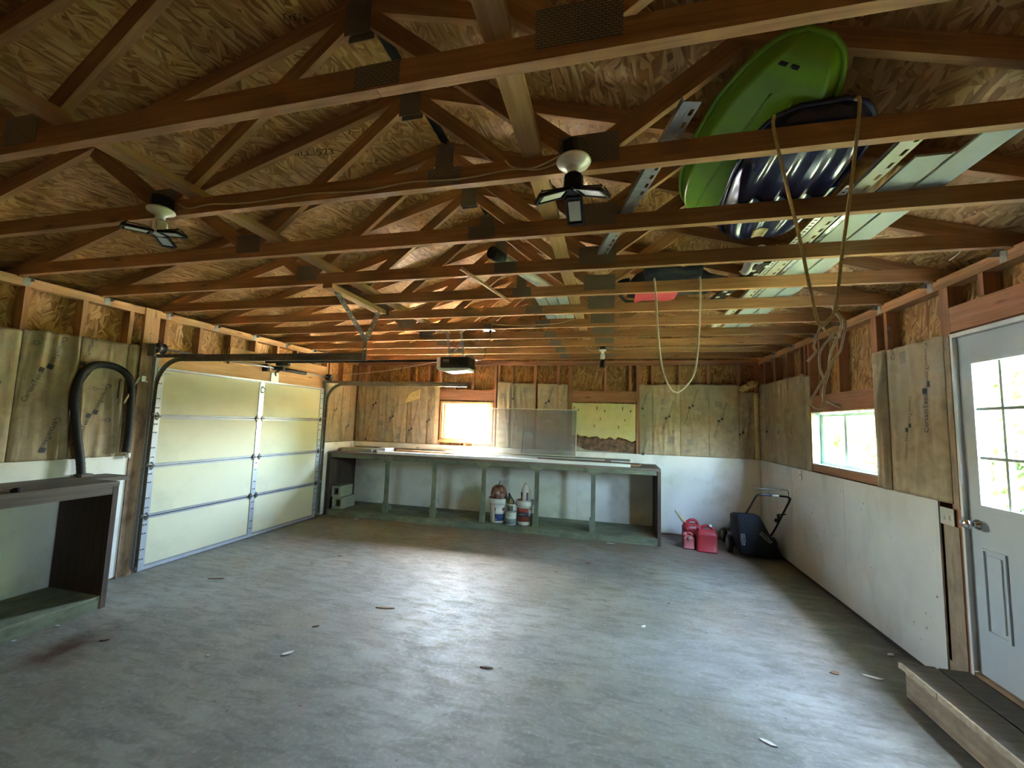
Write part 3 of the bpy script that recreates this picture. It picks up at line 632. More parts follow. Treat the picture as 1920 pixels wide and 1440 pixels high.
osb_text('~~~~~~~~~ ~', -.95, 2.1, .07, .1); osb_text('~~~~~~~~~', -1.9, 2.95, .08, math.radians(-25))

# ------------------------------------------------------------------ trusses
ordw = {-3: 'hindmost roof truss over the viewer', -2: 'roof truss straight over the viewer', -1: 'roof truss just ahead of and above the viewer', 0: 'nearest whole roof truss crossing the top of the view', 1: 'roof truss carrying both three-winged lamps', 2: 'roof truss crossing under the middle of the sleds', 3: 'roof truss just past the sleds', 4: 'roof truss behind the white loop of rope', 5: 'roof truss under the black and red bag', 6: 'roof truss holding the opener straps and white outlet box', 7: 'fourth roof truss in from the back wall', 8: 'third roof truss in from the back wall', 9: 'second roof truss in from the back wall with bulb holder', 10: 'roof truss closest to the back wall'}
X3L, X3R = XC-1.18, XC+1.18
def vplate(b, x, y, z, wd, h, side=-1):
    b.box(x-wd/2, x+wd/2, y-.0015, y+.0015, z-h/2, z+h/2)
for i in range(-3, 11):
    y = Y1+DS*i-.019
    t = empty('roof_truss', (XC, y, ZC), 'unpainted wooden '+ordw[i], 'roof truss', 'roof trusses across the garage')
    beam('bottom_chord', (XL-.38, y, ZC+.045), (X3R-.65, y, ZC+.045), .038, .09, 'lumber', t); beam('bottom_chord', (X3R-.649, y, ZC+.045), (XR+.38, y, ZC+.045), .038, .09, 'lumber', t)
    for s in (-1, 1):
        pk = Vector((XC+s*.004, y, ZR-.049)); hl = Vector((XC+s*(half-.03), y, ZR-.049-SL*(half-.03)))
        beam('top_chord', pk, hl, .0375, .09, 'lumber', t)
        x3 = XC+s*1.18
        beam('web', (XC+s*.06, y, ZR-.13), (x3-s*.02, y, ZT-.01), .0365, .088, 'lumber', t)
        xq = XC+s*1.80
        beam('web', (x3+s*.04, y, ZT-.01), (xq, y, roof_z(xq)-.11), .036, .088, 'lumber', t)
        for f in (-1, 1):
            part('gusset_plate', 'gusset_steel', t, lambda q: vplate(q, x3+s*.02, y+f*.0205, ZC+.10, .26 if s > 0 else .2, .13))
    for f in (-1, 1):
        part('gusset_plate', 'gusset_steel', t, lambda q: vplate(q, XC, y+f*.0205, ZR-.13, .15, .2))
        part('gusset_plate', 'gusset_steel', t, lambda q: vplate(q, X3R-.65, y+f*.0205, ZC+.05, .17, .08))

# ------------------------------------------------------------------ overhead door
XD = XL+.03; DY0, DY1 = 3.469, 6.153
d1 = empty('door_1', (XD, (DY0+DY1)/2, 0), 'cream sectional overhead door with steel stiles', 'garage door', kind='structure')
SEC = .5325; YM = (DY0+DY1)/2+.055
for k in range(4):
    z0, z1 = .03+SEC*k+.004, .03+SEC*(k+1)-.004
    for a, b in ((DY0+.05, YM-.04), (YM+.04, DY1-.05)): slab('panel', XD-.04, XD-.006, a, b, z0+.02, z1-.02, 'door_panel', d1)
    for yc, wd in ((DY0+.03, .075), (YM, .075), (DY1-.03, .075)):
        b = MB(); x0, x1 = XD-.042, XD+.002; w2 = wd/2
        b.prism([(yc-w2, z0), (yc+w2, z0), (yc+w2, z1-.03), (yc, z1), (yc-w2, z1-.03)] if yc == YM else [(yc-w2, z0), (yc+w2, z0), (yc+w2, z1), (yc-w2, z1)], x0, x1, Matrix(((0, 0, 1, 0), (1, 0, 0, 0), (0, 1, 0, 0), (0, 0, 0, 1))))
        st = b.build('stile', 'door_steel', d1)
        part('bolt', 'dark_steel', st, lambda q: [q.box(XD+.001, XD+.006, yc-.006+dy, yc+.006+dy, zz-.006, zz+.006) for zz in (z0+.09, z0+.19, z1-.17, z1-.08) for dy in (-.012, .012)])
    for zz in (z0, z1-.022): slab('rail', XD-.043, XD-.002, DY0, DY1, zz, zz+.018, 'rail_steel', d1)
    if k:
        for yc in (DY0+.035, YM-.045, YM+.045, DY1-.035):
            part('hinge', 'dark_steel', d1, lambda q: (q.prism([(yc-.03, z0-.004), (yc, z0-.045), (yc+.03, z0-.004), (yc, z0+.04)], XD+.001, XD+.012, Matrix(((0, 0, 1, 0), (1, 0, 0, 0), (0, 1, 0, 0), (0, 0, 0, 1)))), q.tube([(XD+.014, yc-.03, z0-.002), (XD+.014, yc+.03, z0-.002)], .007, 6)))
    for yc, dy in ((DY0-.005, -.05), (DY1+.005, .05)):
        part('roller', 'galvanised', d1, lambda q: (q.tube([(XD+.035, yc-dy*.3, z0+.02), (XD+.035, yc+dy*.55, z0+.02)], .006, 6), q.tube([(XD+.035, yc+dy*.55, z0+.02), (XD+.035, yc+dy*.85, z0+.02)], .02, 10)))
slab('outer_skin', XD-.058, XD-.0465, DY0-.006, DY1+.011, 0, 2.132, 'white_panel', d1)
slab('bottom_rail', XD-.046, XD+.006, DY0, DY1, .006, .036, 'door_steel', d1)
slab('bottom_seal', XD-.04, XD-.005, DY0, DY1, .0, .006, 'black_rubber', d1)
slab('top_rail', XD-.044, XD+.004, DY0, DY1, 2.145, 2.165, 'door_steel', d1)
part('pull_handle', 'dark_steel', d1, lambda q: q.tube(arc((XD+.016, YM, 2.03), .035, 0, 340, 14, 'yz'), .006, 6))
part('top_bracket', 'galvanised', d1, lambda q: q.prism([(DY0+.01, 2.07), (DY0+.14, 2.105), (DY0+.01, 2.12)], XD+.002, XD+.02, Matrix(((0, 0, 1, 0), (1, 0, 0, 0), (0, 1, 0, 0), (0, 0, 0, 1)))))
part('door_arm_plate', 'galvanised', d1, lambda q: q.box(XD-.02, XD-.012, 5.02, 5.16, 2.10, 2.3))

def track(y, xe, label, wall_z):
    t = empty('door_track', (XD+.04, y, 0), label, 'door track', 'curved overhead door tracks')
    x = XL+.065
    # flat strip along the track, its lip turned in
    pv = [(x, y, .03), (x, y, 1.92)]; cv = arc((x+.33, y, 1.92), .33, 180, 90, 10); ph = [(x+.33, y, 2.25), (xe, y, 2.25)]
    part('vertical_rail', 'track_steel', t, lambda q: (q.bar(pv[0], pv[1], .05, .004, (0, 1, 0)), q.bar((x-.02, y, .03), (x-.02, y, 1.92), .005, .03, (0, 1, 0))))
    def cur(q):
        for a, b in zip(cv, cv[1:]):
            q.bar(a, b, .004, .05, (Vector((x+.33, y, 1.92))-Vector(a)))
            q.bar(Vector(a)+(Vector(a)-Vector((x+.33, y, 1.92))).normalized()*.02, Vector(b)+(Vector(b)-Vector((x+.33, y, 1.92))).normalized()*.02, .03, .004, (Vector((x+.33, y, 1.92))-Vector(a)))
    part('curved_rail', 'track_steel', t, cur)
    part('horizontal_rail', 'track_steel', t, lambda q: (q.box(x+.33, xe, y-.002, y+.002, 2.225, 2.275), q.box(x+.33, xe, y-.002, y+.02, 2.223, 2.227)))
    part('rail_angle', 'track_steel', t, lambda q: (q.box(x-.05, x+.6, y-.008, y-.003, 2.262, 2.30), q.box(x+.3, xe, y-.006, y-.003, 2.268, 2.295)))
    part('jamb_angle', 'galvanised', t, lambda q: (q.box(XL+.0225 if y < 4 else XL+.013, XL+.027, y-.03, y+.03, .05, 2.3), q.box(XL+.024, XL+.06, y-.0245, y-.0205, .05, 2.28)))
    return t
track(3.435, -2.25, 'steel overhead door track running over the near side toward the hanger', 0)
track(6.20, -2.24, 'steel overhead door track on the far side by the back wall', 0)
# spring shaft over the door
ts = empty('spring_shaft', (XL+.09, 4.85, 2.36), 'steel spring shaft with cable drums above the overhead door', 'spring shaft')
part('shaft', 'galvanised', ts, lambda q: q.tube([(XL+.09, 3.36, 2.36), (XL+.09, 6.3, 2.36)], .012, 10))
part('spring', 'dark_steel', ts, lambda q: q.tube([(XL+.09+.026*math.cos(a*.9), 4.95+a*.0016, 2.36+.026*math.sin(a*.9)) for a in range(0, 420)], .005, 5))
for yy in (3.42, 6.19):
    part('cable_drum', 'dark_steel', ts, lambda q: q.lathe([(.0, -.035), (.06, -.035), (.06, -.028), (.045, -.02), (.045, .02), (.055, .03), (.055, .036), (0, .036)], 20, Matrix.Translation((XL+.09, yy, 2.36)) @ Matrix.Rotation(math.radians(90), 4, 'X')))
    part('bearing_plate', 'track_steel', ts, lambda q: (q.box(XL+.0225, XL+.12, yy-.075 if yy < 4 else yy+.06, yy-.07 if yy < 4 else yy+.065, 2.27, 2.40)))
part('centre_bracket', 'dark_steel', ts, lambda q: q.box(XL+.001, XL+.1, 4.86, 4.9, 2.3, 2.4))
part('lift_cable', 'galvanised', ts, lambda q: q.tube(smooth_path([(XL+.1, 3.42, 2.41), (XL+.14, 3.36, 2.46), (XL+.1, 3.3, 2.5), (XL+.06, 3.34, 2.44)], 4), .002, 5))
# perforated hanger: ladder strips
def perforated(q, a, b, wd, th=.003, pitch=.026, sidev=(0, 1, 0), hole=.5):
    a, b = Vector(a), Vector(b); d = (b-a).normalized(); s = Vector(sidev); s = (s-d*s.dot(d)).normalized(); n = d.cross(s); L = (b-a).length
    e = wd*(1-hole)/4
    for k in (-1, 1): q.bar(a+s*k*(wd/2-e), b+s*k*(wd/2-e), 2*e, th, n)
    m = int(L/pitch)
    for k in range(m): 
        c = a+d*(pitch*(k+.25)); q.bar(c-d*pitch*.25, c+d*pitch*.25, wd-2.2*e, th*.98, n)
hb = slab('nailer_board', -2.335, -2.245, 2.88, 3.72, ZC-.039, ZC-.001, 'lumber_light'); tag(hb, 'short pale board nailed under the trusses over the track hanger', 'board')
hg = empty('track_hanger', (-2.3, 3.45, 2.25), 'perforated steel angle hanger shaped like a V holding the near track', 'hanger')
for ya, xa in ((2.98, -2.30), (3.62, -2.27)):
    def strip(q, ya=ya, xa=xa):
        perforated(q, (xa, ya, ZC-.02), (-2.262, 3.418, 2.41), .042, sidev=(0, 1, 0)); perforated(q, (xa+.012, ya+.014, ZC-.02), (-2.25, 3.425, 2.41), .034, sidev=(1, 0, 0))
    part('hanger_leg', 'galvanised', hg, strip)
part('hanger_leg', 'galvanised', hg, lambda q: (perforated(q, (-2.262, 3.418, 2.43), (-2.262, 3.418, 2.215), .045, sidev=(1, 0, 0))))
# opener
op = empty('door_opener', (-1.93, 4.85, 2.31), 'black ceiling-hung door opener with white light lens and long rail', 'door opener')
part('motor_housing', 'black_plastic', op, lambda q: q.box(-2.08, -1.71, 4.76, 5.02, 2.335, 2.475), bevel=.012)
part('front_cover', 'white_plastic', op, lambda q: q.box(-2.135, -2.082, 4.77, 5.01, 2.325, 2.47), bevel=.01)
part('light_lens', 'white_plastic', op, lambda q: q.prism([(-2.13, 2.334), (-1.715, 2.334), (-1.72, 2.305), (-2.0, 2.285), (-2.11, 2.31)], 4.775, 5.005, Matrix(((1, 0, 0, 0), (0, 0, 1, 0), (0, 1, 0, 0), (0, 0, 0, 1)))))
part('vent_grille', 'galvanised', op, lambda q: [q.box(-2.04+.009*k, -2.036+.009*k, 4.756, 4.7595, 2.41, 2.44) for k in range(9)])
part('rail', 'black_plastic', op, lambda q: (q.bar((-2.09, 4.89, 2.44), (XL+.03, 4.89, 2.43), .03, .03)))
part('trolley', 'black_plastic', op, lambda q: (q.bar((-4.62, 4.89, 2.40), (-4.42, 4.89, 2.402), .05, .045), q.bar((-4.5, 4.89, 2.38), (-4.5, 4.89, 2.31), .03, .012)))
part('door_arm', 'black_plastic', op, lambda q: q.tube(smooth_path([(-4.5, 4.89, 2.345), (-4.62, 4.93, 2.31), (-4.72, 4.98, 2.29), (XD+.02, 5.07, 2.26)], 4), .012, 6))
for xx in (-1.98, -1.80): part('hanging_strap', 'galvanised', op, lambda q: perforated(q, (xx, 4.83, 2.47), (xx+.02, 4.64, ZC+.02), .03, sidev=(1, 0, 0), hole=.35))
part('hanging_strap', 'galvanised', op, lambda q: perforated(q, (-1.96, 4.84, 2.5), (-1.79, 4.72, 2.66), .025, sidev=(1, 0, 0), hole=.3))
part('label_tag', 'sticker_tan', op, lambda q: q.bar((-1.93, 5.0, 2.5), (-1.7, 5.1, 2.48), .05, .02))
part('release_cord', 'rope_white', op, lambda q: q.tube(smooth_path([(-2.14, 4.88, 2.43), (-2.5, 4.88, 2.37), (-3.0, 4.9, 2.30), (-3.6, 4.95, 2.26)], 4), .004, 5))
ob = empty('outlet_box', (-1.44, 4.68, ZC), 'white ceiling outlet box with black plug beside the opener', 'outlet box')
part('box', 'gusset_steel', ob, lambda q: q.box(-1.49, -1.39, 4.615, 4.63, ZC-.002, ZC+.06)); part('cover_plate', 'white_plastic', ob, lambda q: q.box(-1.50, -1.37, 4.61, 4.73, ZC-.012, ZC-.002)); part('plug', 'black_plastic', ob, lambda q: q.lathe([(.0, 0), (.018, 0), (.014, -.04), (0, -.045)], 10, Matrix.Translation((-1.41, 4.66, ZC-.012))))
tag(part('opener_cord', 'cord_black', None, lambda q: q.tube(smooth_path([(-1.41, 4.66, ZC-.055), (-1.44, 4.7, 2.66), (-1.47, 4.72, 2.58), (-1.50, 4.74, 2.47), (-1.56, 4.78, 2.43), (-1.64, 4.84, 2.45), (-1.71, 4.88, 2.46)], 5), .005, 6)), 'thin black power cord drooping from outlet box to opener', 'cord')

# ------------------------------------------------------------------ back window and boarded opening
w1 = empty('window_1', (-2.57, YB, 1.33), 'white-out bright window in a pale wooden frame', 'window', kind='structure')
x0, x1, z0, z1 = BW
for nm, a in (('frame_side', (x0, x0+.05, YB-.005, YB+.1, z0, z1)), ('frame_side', (x1-.05, x1, YB-.005, YB+.1, z0, z1)), ('frame_head', (x0+.05, x1-.05, YB-.005, YB+.1, z1-.04, z1)), ('frame_sill', (x0+.05, x1-.05, YB-.02, YB+.1, z0, z0+.045)),
              ('sash_side', (x0+.05, x0+.085, YB+.04, YB+.08, z0+.045, z1-.04)), ('sash_side', (x1-.085, x1-.05, YB+.04, YB+.08, z0+.045, z1-.04)), ('sash_rail', (x0+.085, x1-.085, YB+.04, YB+.08, z0+.045, z0+.07)), ('sash_rail', (x0+.085, x1-.085, YB+.04, YB+.08, z1-.062, z1-.04))):
    slab(nm, *a, 'window_wood', w1)
slab('pane', x0+.085, x1-.085, YB+.058, YB+.062, z0+.07, z1-.062, 'glass', w1)
fb = empty('foam_board', (-.13, YB, 1.24), 'yellow insulation board filling an opening, its bottom rotted away', 'foam board')
r = random.Random(11); edge = [(-.655+1.045*k/22, 1.50+r.uniform(-.025, .03)-.05*(k/22)) for k in range(23)]
part('sheet', 'foam_yellow', fb, lambda q: q.prism(edge+[(.39, 2.052), (-.655, 2.052)], -.03, -.008, Matrix(((1, 0, 0, 0), (0, 0, -1, YB), (0, 1, 0, 0), (0, 0, 0, 1)))))
part('rotted_edge', 'rot_brown', fb, lambda q: q.prism([(x, z-.012+r.uniform(-.02, .005)) for x, z in edge[::-1]]+[(-.655, 1.36), (-.4, 1.26), (.39, 1.24)], -.05, -.032, Matrix(((1, 0, 0, 0), (0, 0, -1, YB), (0, 1, 0, 0), (0, 0, 0, 1)))))
part('rotted_edge', 'rot_grey', fb, lambda q: q.prism([(-.655, 1.236), (.39, 1.236), (.39, 1.36), (.1, 1.42), (-.1, 1.38), (-.655, 1.46)], -.07, -.052, Matrix(((1, 0, 0, 0), (0, 0, -1, YB), (0, 1, 0, 0), (0, 0, 0, 1)))))
def splinters(q):
    for x, z, h in ((-.62, 1.97, .07), (-.55, 1.93, .04), (-.24, 1.97, .08), (-.11, 1.92, .05), (.18, 1.97, .09), (.31, 1.93, .05), (-.18, 1.79, .04), (.22, 1.78, .04), (-.28, 1.67, .05), (.12, 1.66, .06), (-.6, 1.8, .03)):
        q.prism([(x-.009, z), (x, z-h*.6), (x+.011, z+.01), (x+.002, z+h*.5)], -.0085, .001, Matrix(((1, 0, 0, 0), (0, 0, -1, YB), (0, 1, 0, 0), (0, 0, 0, 1))))
part('tear', 'rot_brown', fb, splinters)

# ------------------------------------------------------------------ slider window
w2 = empty('window_2', (XR, 4.85, 1.32), 'sliding window in a deep opening of the side wall', 'window', kind='structure')
y0, y1, z0, z1 = WR; xo = XR+.085
slab('jamb_liner', XR+.001, XR+.085, y1-.012, y1-.001, z0+.001, z1-.001, 'weathered_green', w2); slab('jamb_liner', XR-.004, XR+.018, y1-.016, y1-.001, z0+.002, z1-.002, 'window_wood', w2)
slab('jamb_liner', XR+.001, XR+.085, y0+.001, y0+.012, z0+.001, z1-.001, 'window_wood', w2); slab('sill_liner', XR+.001, XR+.085, y0+.013, y1-.013, z0+.001, z0+.012, 'weathered_green', w2)
part('head_foil', 'foil_green', w2, lambda q: q.grid(lambda u, v: (XR+.002+.08*v, y0+.013+(y1-y0-.03)*u, z1-.014-.012*abs(math.sin(u*23+v*4))*(.4+.6*math.sin(u*9)**2)), 60, 4, lambda u, v: (0, 0, .004)))
for nm, a in (('frame_side', (y0+.012, y0+.05, z0+.012, z1-.02)), ('frame_side', (y1-.05, y1-.012, z0+.012, z1-.02)), ('frame_rail', (y0+.05, y1-.05, z0+.012, z0+.045)), ('frame_rail', (y0+.05, y1-.05, z1-.05, z1-.02)), ('meeting_stile', (4.885, 4.935, z0+.045, z1-.05)), ('sash_side', (y1-.085, y1-.05, z0+.045, z1-.05))):
    slab(nm, xo, xo+.04, a[0], a[1], a[2], a[3], 'white_vinyl', w2)
slab('pane', xo+.01, xo+.014, 4.935, y1-.085, z0+.045, z1-.05, 'glass', w2); slab('pane', xo+.025, xo+.029, y0+.05, 4.885, z0+.045, z1-.05, 'dusty_glass', w2)

# ------------------------------------------------------------------ entry door
d2 = empty('door_2', (XR+.04, 2.965, .2), 'pale blue-grey entry door with nine lites and two lower panels', 'door', kind='structure')
a0, a1, b0, b1 = 2.572, 3.352, .226, 2.338; l0, l1, m0, m1 = 2.675, 3.255, 1.25, 2.165
xs0, xs1 = XR+.018, XR+.06
def dslab(nm, y0, y1, z0, z1, mat='blue_paint_door', xa=None, xb=None): return slab(nm, xa if xa is not None else xs0, xb if xb is not None else xs1, y0, y1, z0, z1, mat, d2)
dslab('stile', a0, l0, b0, b1); dslab('stile', l1, a1, b0, b1); dslab('rail', l0, l1, m1, b1); dslab('rail', l0, l1, b0, m0)
for k in (1, 2):
    zz = m0+(m1-m0)*k/3; yy = l0+(l1-l0)*k/3
    dslab('muntin', l0+.012, l1-.012, zz-.009, zz+.009, 'white_vinyl', XR+.02, XR+.055); dslab('muntin', yy-.009, yy+.009, m0+.012, m1-.012, 'white_vinyl', XR+.021, XR+.054)
for i in range(3):
    for j in range(3): dslab('pane', l0+(l1-l0)*i/3+.011, l0+(l1-l0)*(i+1)/3-.011, m0+(m1-m0)*j/3+.011, m0+(m1-m0)*(j+1)/3-.011, 'dusty_glass', XR+.036, XR+.040)
for nm, q in (('lite_frame', (l0-.028, l0+.014, m0-.028, m1+.028)), ('lite_frame', (l1-.014, l1+.028, m0-.028, m1+.028)), ('lite_frame', (l0+.014, l1-.014, m1-.014, m1+.028)), ('lite_frame', (l0+.014, l1-.014, m0-.028, m0+.014))):
    dslab(nm, *q, 'blue_paint_door', XR+.008, XR+.022)
for p0, p1 in ((3.105, 3.268), (2.662, 2.825)):
    def mold(q, p0=p0, p1=p1):
        for aa, bb, cc, dd in ((p0, p0+.014, .50, 1.0), (p1-.014, p1, .50, 1.0), (p0+.014, p1-.014, .50, .514), (p0+.014, p1-.014, .986, 1.0)): q.box(XR+.009, XR+.0185, aa, bb, cc, dd)
        q.prism([(p0+.035, .54), (p1-.035, .54), (p1-.035, .965), (p0+.035, .965)], XR+.011, XR+.0182, Matrix(((0, 0, 1, 0), (1, 0, 0, 0), (0, 1, 0, 0), (0, 0, 0, 1))))
    part('raised_panel', 'blue_paint_door', d2, mold)
for nm, q, mt in (('jamb', (a1+.006, 3.377, .19, 2.37), 'white_paint'), ('jamb', (2.536, a0-.006, .19, 2.37), 'white_paint'), ('head_jamb', (a0-.006, a1+.006, b1+.006, 2.37), 'white_paint')): dslab(nm, *q, mt, XR-.008, XR+.09)
for q in ((a1, a1+.006, b0, b1), (a0-.006, a0, b0, b1), (a0, a1, b1, b1+.006)): dslab('weather_strip', *q, 'weather_strip', XR+.02, XR+.06)
dslab('sill', 2.54, 3.37, .19, .222, 'stained_wood', XR-.004, XR+.1)
kn = part('knob', 'chrome', d2, lambda q: q.lathe([(0, 0), (.032, 0), (.032, .006), (.014, .012), (.012, .032), (.024, .042), (.031, .056), (.026, .070), (.012, .076), (0, .077)], 24, Matrix.Translation((XR+.018, 3.29, 1.135)) @ Matrix.Rotation(math.radians(-90), 4, 'Y')))
part('strike_plate', 'chrome', d2, lambda q: (q.box(XR-.011, XR-.008, 3.358, 3.374, 1.10, 1.17), q.tube([(XR+.0, 3.366, 1.135), (XR-.02, 3.366, 1.135)], .013, 10)))

# ------------------------------------------------------------------ wooden step
st = empty('door_step', (2.03, 2.9, 0), 'weathered wooden step below the entry door', 'step')
r = random.Random(3)
slab('riser', 1.862, 1.90, 2.2, 3.36, .012, .168, 'weathered', st)
def tread(x0, x1, seed):
    r = random.Random(seed); n = 26; P = []
    L = [(x0+r.uniform(0, .012), 2.18+1.2*k/n) for k in range(n+1)]
    return L+[(x1, 3.385), (x1, 2.18)]
part('tread', 'grey_plank', st, lambda q: q.prism(tread(1.84, 2.035, 1), .17, .205)); part('tread', 'grey_plank', st, lambda q: q.prism(tread(2.045, 2.214, 2), .17, .203))
part('nosing', 'old_stick', st, lambda q: q.prism([(1.836, 2.18)]+[(1.838+.004*math.sin(k*3.1), 2.18+1.2*k/26) for k in range(27)]+[(1.852, 3.38), (1.852, 2.18)], .172, .2055))
for yy in (2.25, 2.8, 3.32): slab('bearer', 1.90, 2.21, yy, yy+.038, .0, .168, 'stained_wood', st)
slab('base_board', 1.868, 1.885, 2.2, 3.36, 0, .012, 'grime', st)

# ------------------------------------------------------------------ long bench along the back wall
YBF = 6.38
lb = empty('workbench', (-2.05, 6.75, 0), 'long low bench with green posts and worn brown top along the back wall', 'workbench')
for a, b in ((-4.80, -2.36), (-2.358, .12), (.122, .70)):
    slab('top_plank', a, b, YBF, YBF+.375, 1.045, 1.083, 'bench_top', lb); slab('top_plank', a, b, YBF+.38, YB-.02, 1.045, 1.083, 'bench_top', lb)
slab('front_rail', -4.78, .68, YBF+.02, YBF+.05, .985, 1.044, 'bench_green', lb); slab('back_rail', -4.78, .68, YB-.05, YB-.015, .98, 1.044, 'bench_green', lb)
slab('end_panel', .655, .70, YBF+.002, YB-.016, .0, 1.044, 'bench_brown', lb); slab('end_panel', -4.80, -4.76, YBF+.002, YB-.016, .0, 1.044, 'bench_brown', lb)
for a, b in ((-4.758, -2.4), (-2.398, .653)):
    for k in range(3): slab('shelf_plank', a, b, YBF+.0+.255*k, YBF+.25+.255*k, .085, .107, 'bench_green', lb)
    slab('plinth_board', a, b, YBF-.0, YBF+.02, .0, .084, 'bench_green', lb)
slab('plinth_board', -4.758, .653, YB-.06, YB-.03, 0, .084, 'bench_green', lb)
TY = Matrix(((0, 0, 1, 0), (1, 0, 0, 0), (0, 1, 0, 0), (0, 0, 0, 1)))     # (y,z) outline extruded along x
for k, xp in enumerate((-3.67, -2.815, -1.965, -1.11, -.255)):
    slab('post', xp-.032, xp+.032, YBF+.03, YBF+.068, .107, .984, 'bench_green', lb)
    part('corbel', 'bench_green', lb, lambda q: q.prism([(xp-.13, 1.044), (xp+.13, 1.044), (xp+.10, 1.005), (xp+.045, .95), (xp-.045, .95), (xp-.10, 1.005)], YBF+.002, YBF+.029, Matrix(((1, 0, 0, 0), (0, 0, 1, 0), (0, 1, 0, 0), (0, 0, 0, 1)))))
    part('foot_gusset', 'bench_green', lb, lambda q: q.prism([(YBF+.03, .108), (YBF+.32, .108), (YBF+.32, .155), (YBF+.12, .30), (YBF+.03, .30)], xp-.05, xp-.034, TY))
# boards and trim lying on the bench
zb = 1.084
def lying(name, x0, x1, y0, y1, z, th, mat, label, cat='board', skew=0):
    return tag(beam(name, (x0, (y0+y1)/2-skew, z+th/2), (x1, (y0+y1)/2+skew, z+th/2), y1-y0, th, mat), label, cat)
lying('painted_board', -3.86, .28, 6.385, 6.47, zb, .042, 'white_paint', 'long white trim board along the front edge of the back bench')
lying('painted_board', -2.3, .18, 6.475, 6.55, zb, .04, 'white_paint', 'second white trim board lying just behind the longest one on the bench')
lying('vinyl_strip', -2.55, -1.15, 6.60, 6.66, zb+.03, .02, 'white_vinyl', 'short white strip lying over brown planks below the bright window', skew=-.01)
lying('vinyl_strip', -2.7, -.1, 6.925, 6.985, zb+.03, .018, 'white_vinyl', 'thin white strip along the bottom of the leaning screen')
lying('plank', -3.8, .42, 6.57, 6.72, zb, .028, 'brown_board', 'long brown plank lying mid bench behind the white trim')
lying('plank', -3.75, .46, 6.735, 6.86, zb, .026, 'brown_board', 'long rough brown plank lying toward the back of the bench')
lying('plank', -3.7, -1.9, 6.74, 6.80, zb+.0265, .03, 'window_wood', 'pale narrow stick lying on the rear brown plank')
lying('plank', -4.72, .3, 7.02, 7.12, zb, .06, 'bench_top', 'grey plank on edge at the very back of the bench')
lying('plank', -4.72, -4.1, 6.6, 6.95, zb, .055, 'rot_grey', 'short grey board at the bench end near the overhead door')
lying('paint_stick', .0, .30, 6.9, 6.93, zb+.0265, .012, 'white_paint', 'tiny white stick near the plank ends on the bench', 'stick')
pk = empty('tile_stack', (-3.96, 6.83, zb), 'stack of thin white sheets standing on the bench', 'stack of sheets')
for k in range(6): slab('sheet', -4.04+.004*(k % 2), -3.87-.003*(k % 3), 6.66, 6.97, zb+.0005+.0125*k, zb+.0115+.0125*k, 'white_plastic', pk)
for o in (pk,): pass
# screen leaning on the wall above the bench
ws = empty('window_screen', (-1.46, 6.95, 1.2), 'grey see-through screen panel in a thin pale frame leaning over the bench', 'window screen')
def lean(x, z): return Vector((x, 6.93+.16*(z-1.16)/.77, z))
sx0, sx1, sz0, sz1 = -2.36, -.565, 1.16, 1.925
for a, b in (((sx0, sz0), (sx1, sz0)), ((sx0, sz1), (sx1, sz1)), ((sx0, sz0), (sx0, sz1)), ((sx1, sz0), (sx1, sz1))):
    part('frame', 'cream_vinyl', ws, lambda q: q.bar(lean(*a), lean(*b), .014, .018, (0, 1, 0)))
part('crossbar', 'galvanised', ws, lambda q: q.bar(lean(-1.47, sz0+.01), lean(-1.47, sz1-.01), .012, .012, (0, 1, 0)))
for a, b in ((sx0+.008, -1.477), (-1.463, sx1-.008)):
    part('mesh_pane', 'screen_glass', ws, lambda q: q.bar(lean((a+b)/2, sz0+.008), lean((a+b)/2, sz1-.008), b-a, .003, (0, 1, 0)))

# ------------------------------------------------------------------ low bench at the left wall
sb = empty('storage_bench', (-4.5, 1.6, 0), 'dark open storage bench against the insulated side wall', 'workbench')
slab('top_plank', -4.51, -4.205, .1, 2.815, 1.022, 1.06, 'bench_top', sb); slab('top_plank', XL+.015, -4.515, .1, 3.10, 1.022, 1.06, 'bench_top', sb)
slab('front_rail', -4.24, -4.207, .1, 2.77, .955, 1.021, 'bench_top', sb)
slab('end_panel', XL+.016, -4.205, 2.772, 2.812, 0, 1.021, 'bench_brown', sb)
for k in range(2): slab('shelf_plank', XL+.016+.31*k, XL+.32+.31*k, .1, 2.77, .085, .107, 'bench_green', sb)
slab('plinth_board', -4.235, -4.21, .1, 2.77, 0, .084, 'bench_green', sb); slab('back_rail', XL+.016, XL+.04, .1, 2.77, .93, 1.021, 'bench_green', sb)
for yy in (.1, 1.2): slab('end_panel', XL+.05, -4.26, yy, yy+.04, .108, .95, 'bench_brown', sb)
tag(part('wood_knot_chip', 'grime', None, lambda q: q.lathe([(0, 0), (.03, 0), (.034, .018), (.015, .03), (0, .03)], 9, Matrix.Translation((-4.25, 2.18, 1.0605)))), 'dark lump lying on the front edge of the storage bench', 'lump')
tag(part('wood_scrap', 'bench_top', None, lambda q: q.box(-4.8, -4.70, 2.83, 2.92, 1.0605, 1.085)), 'small wood scrap on the storage bench by the black hose', 'wood scrap')
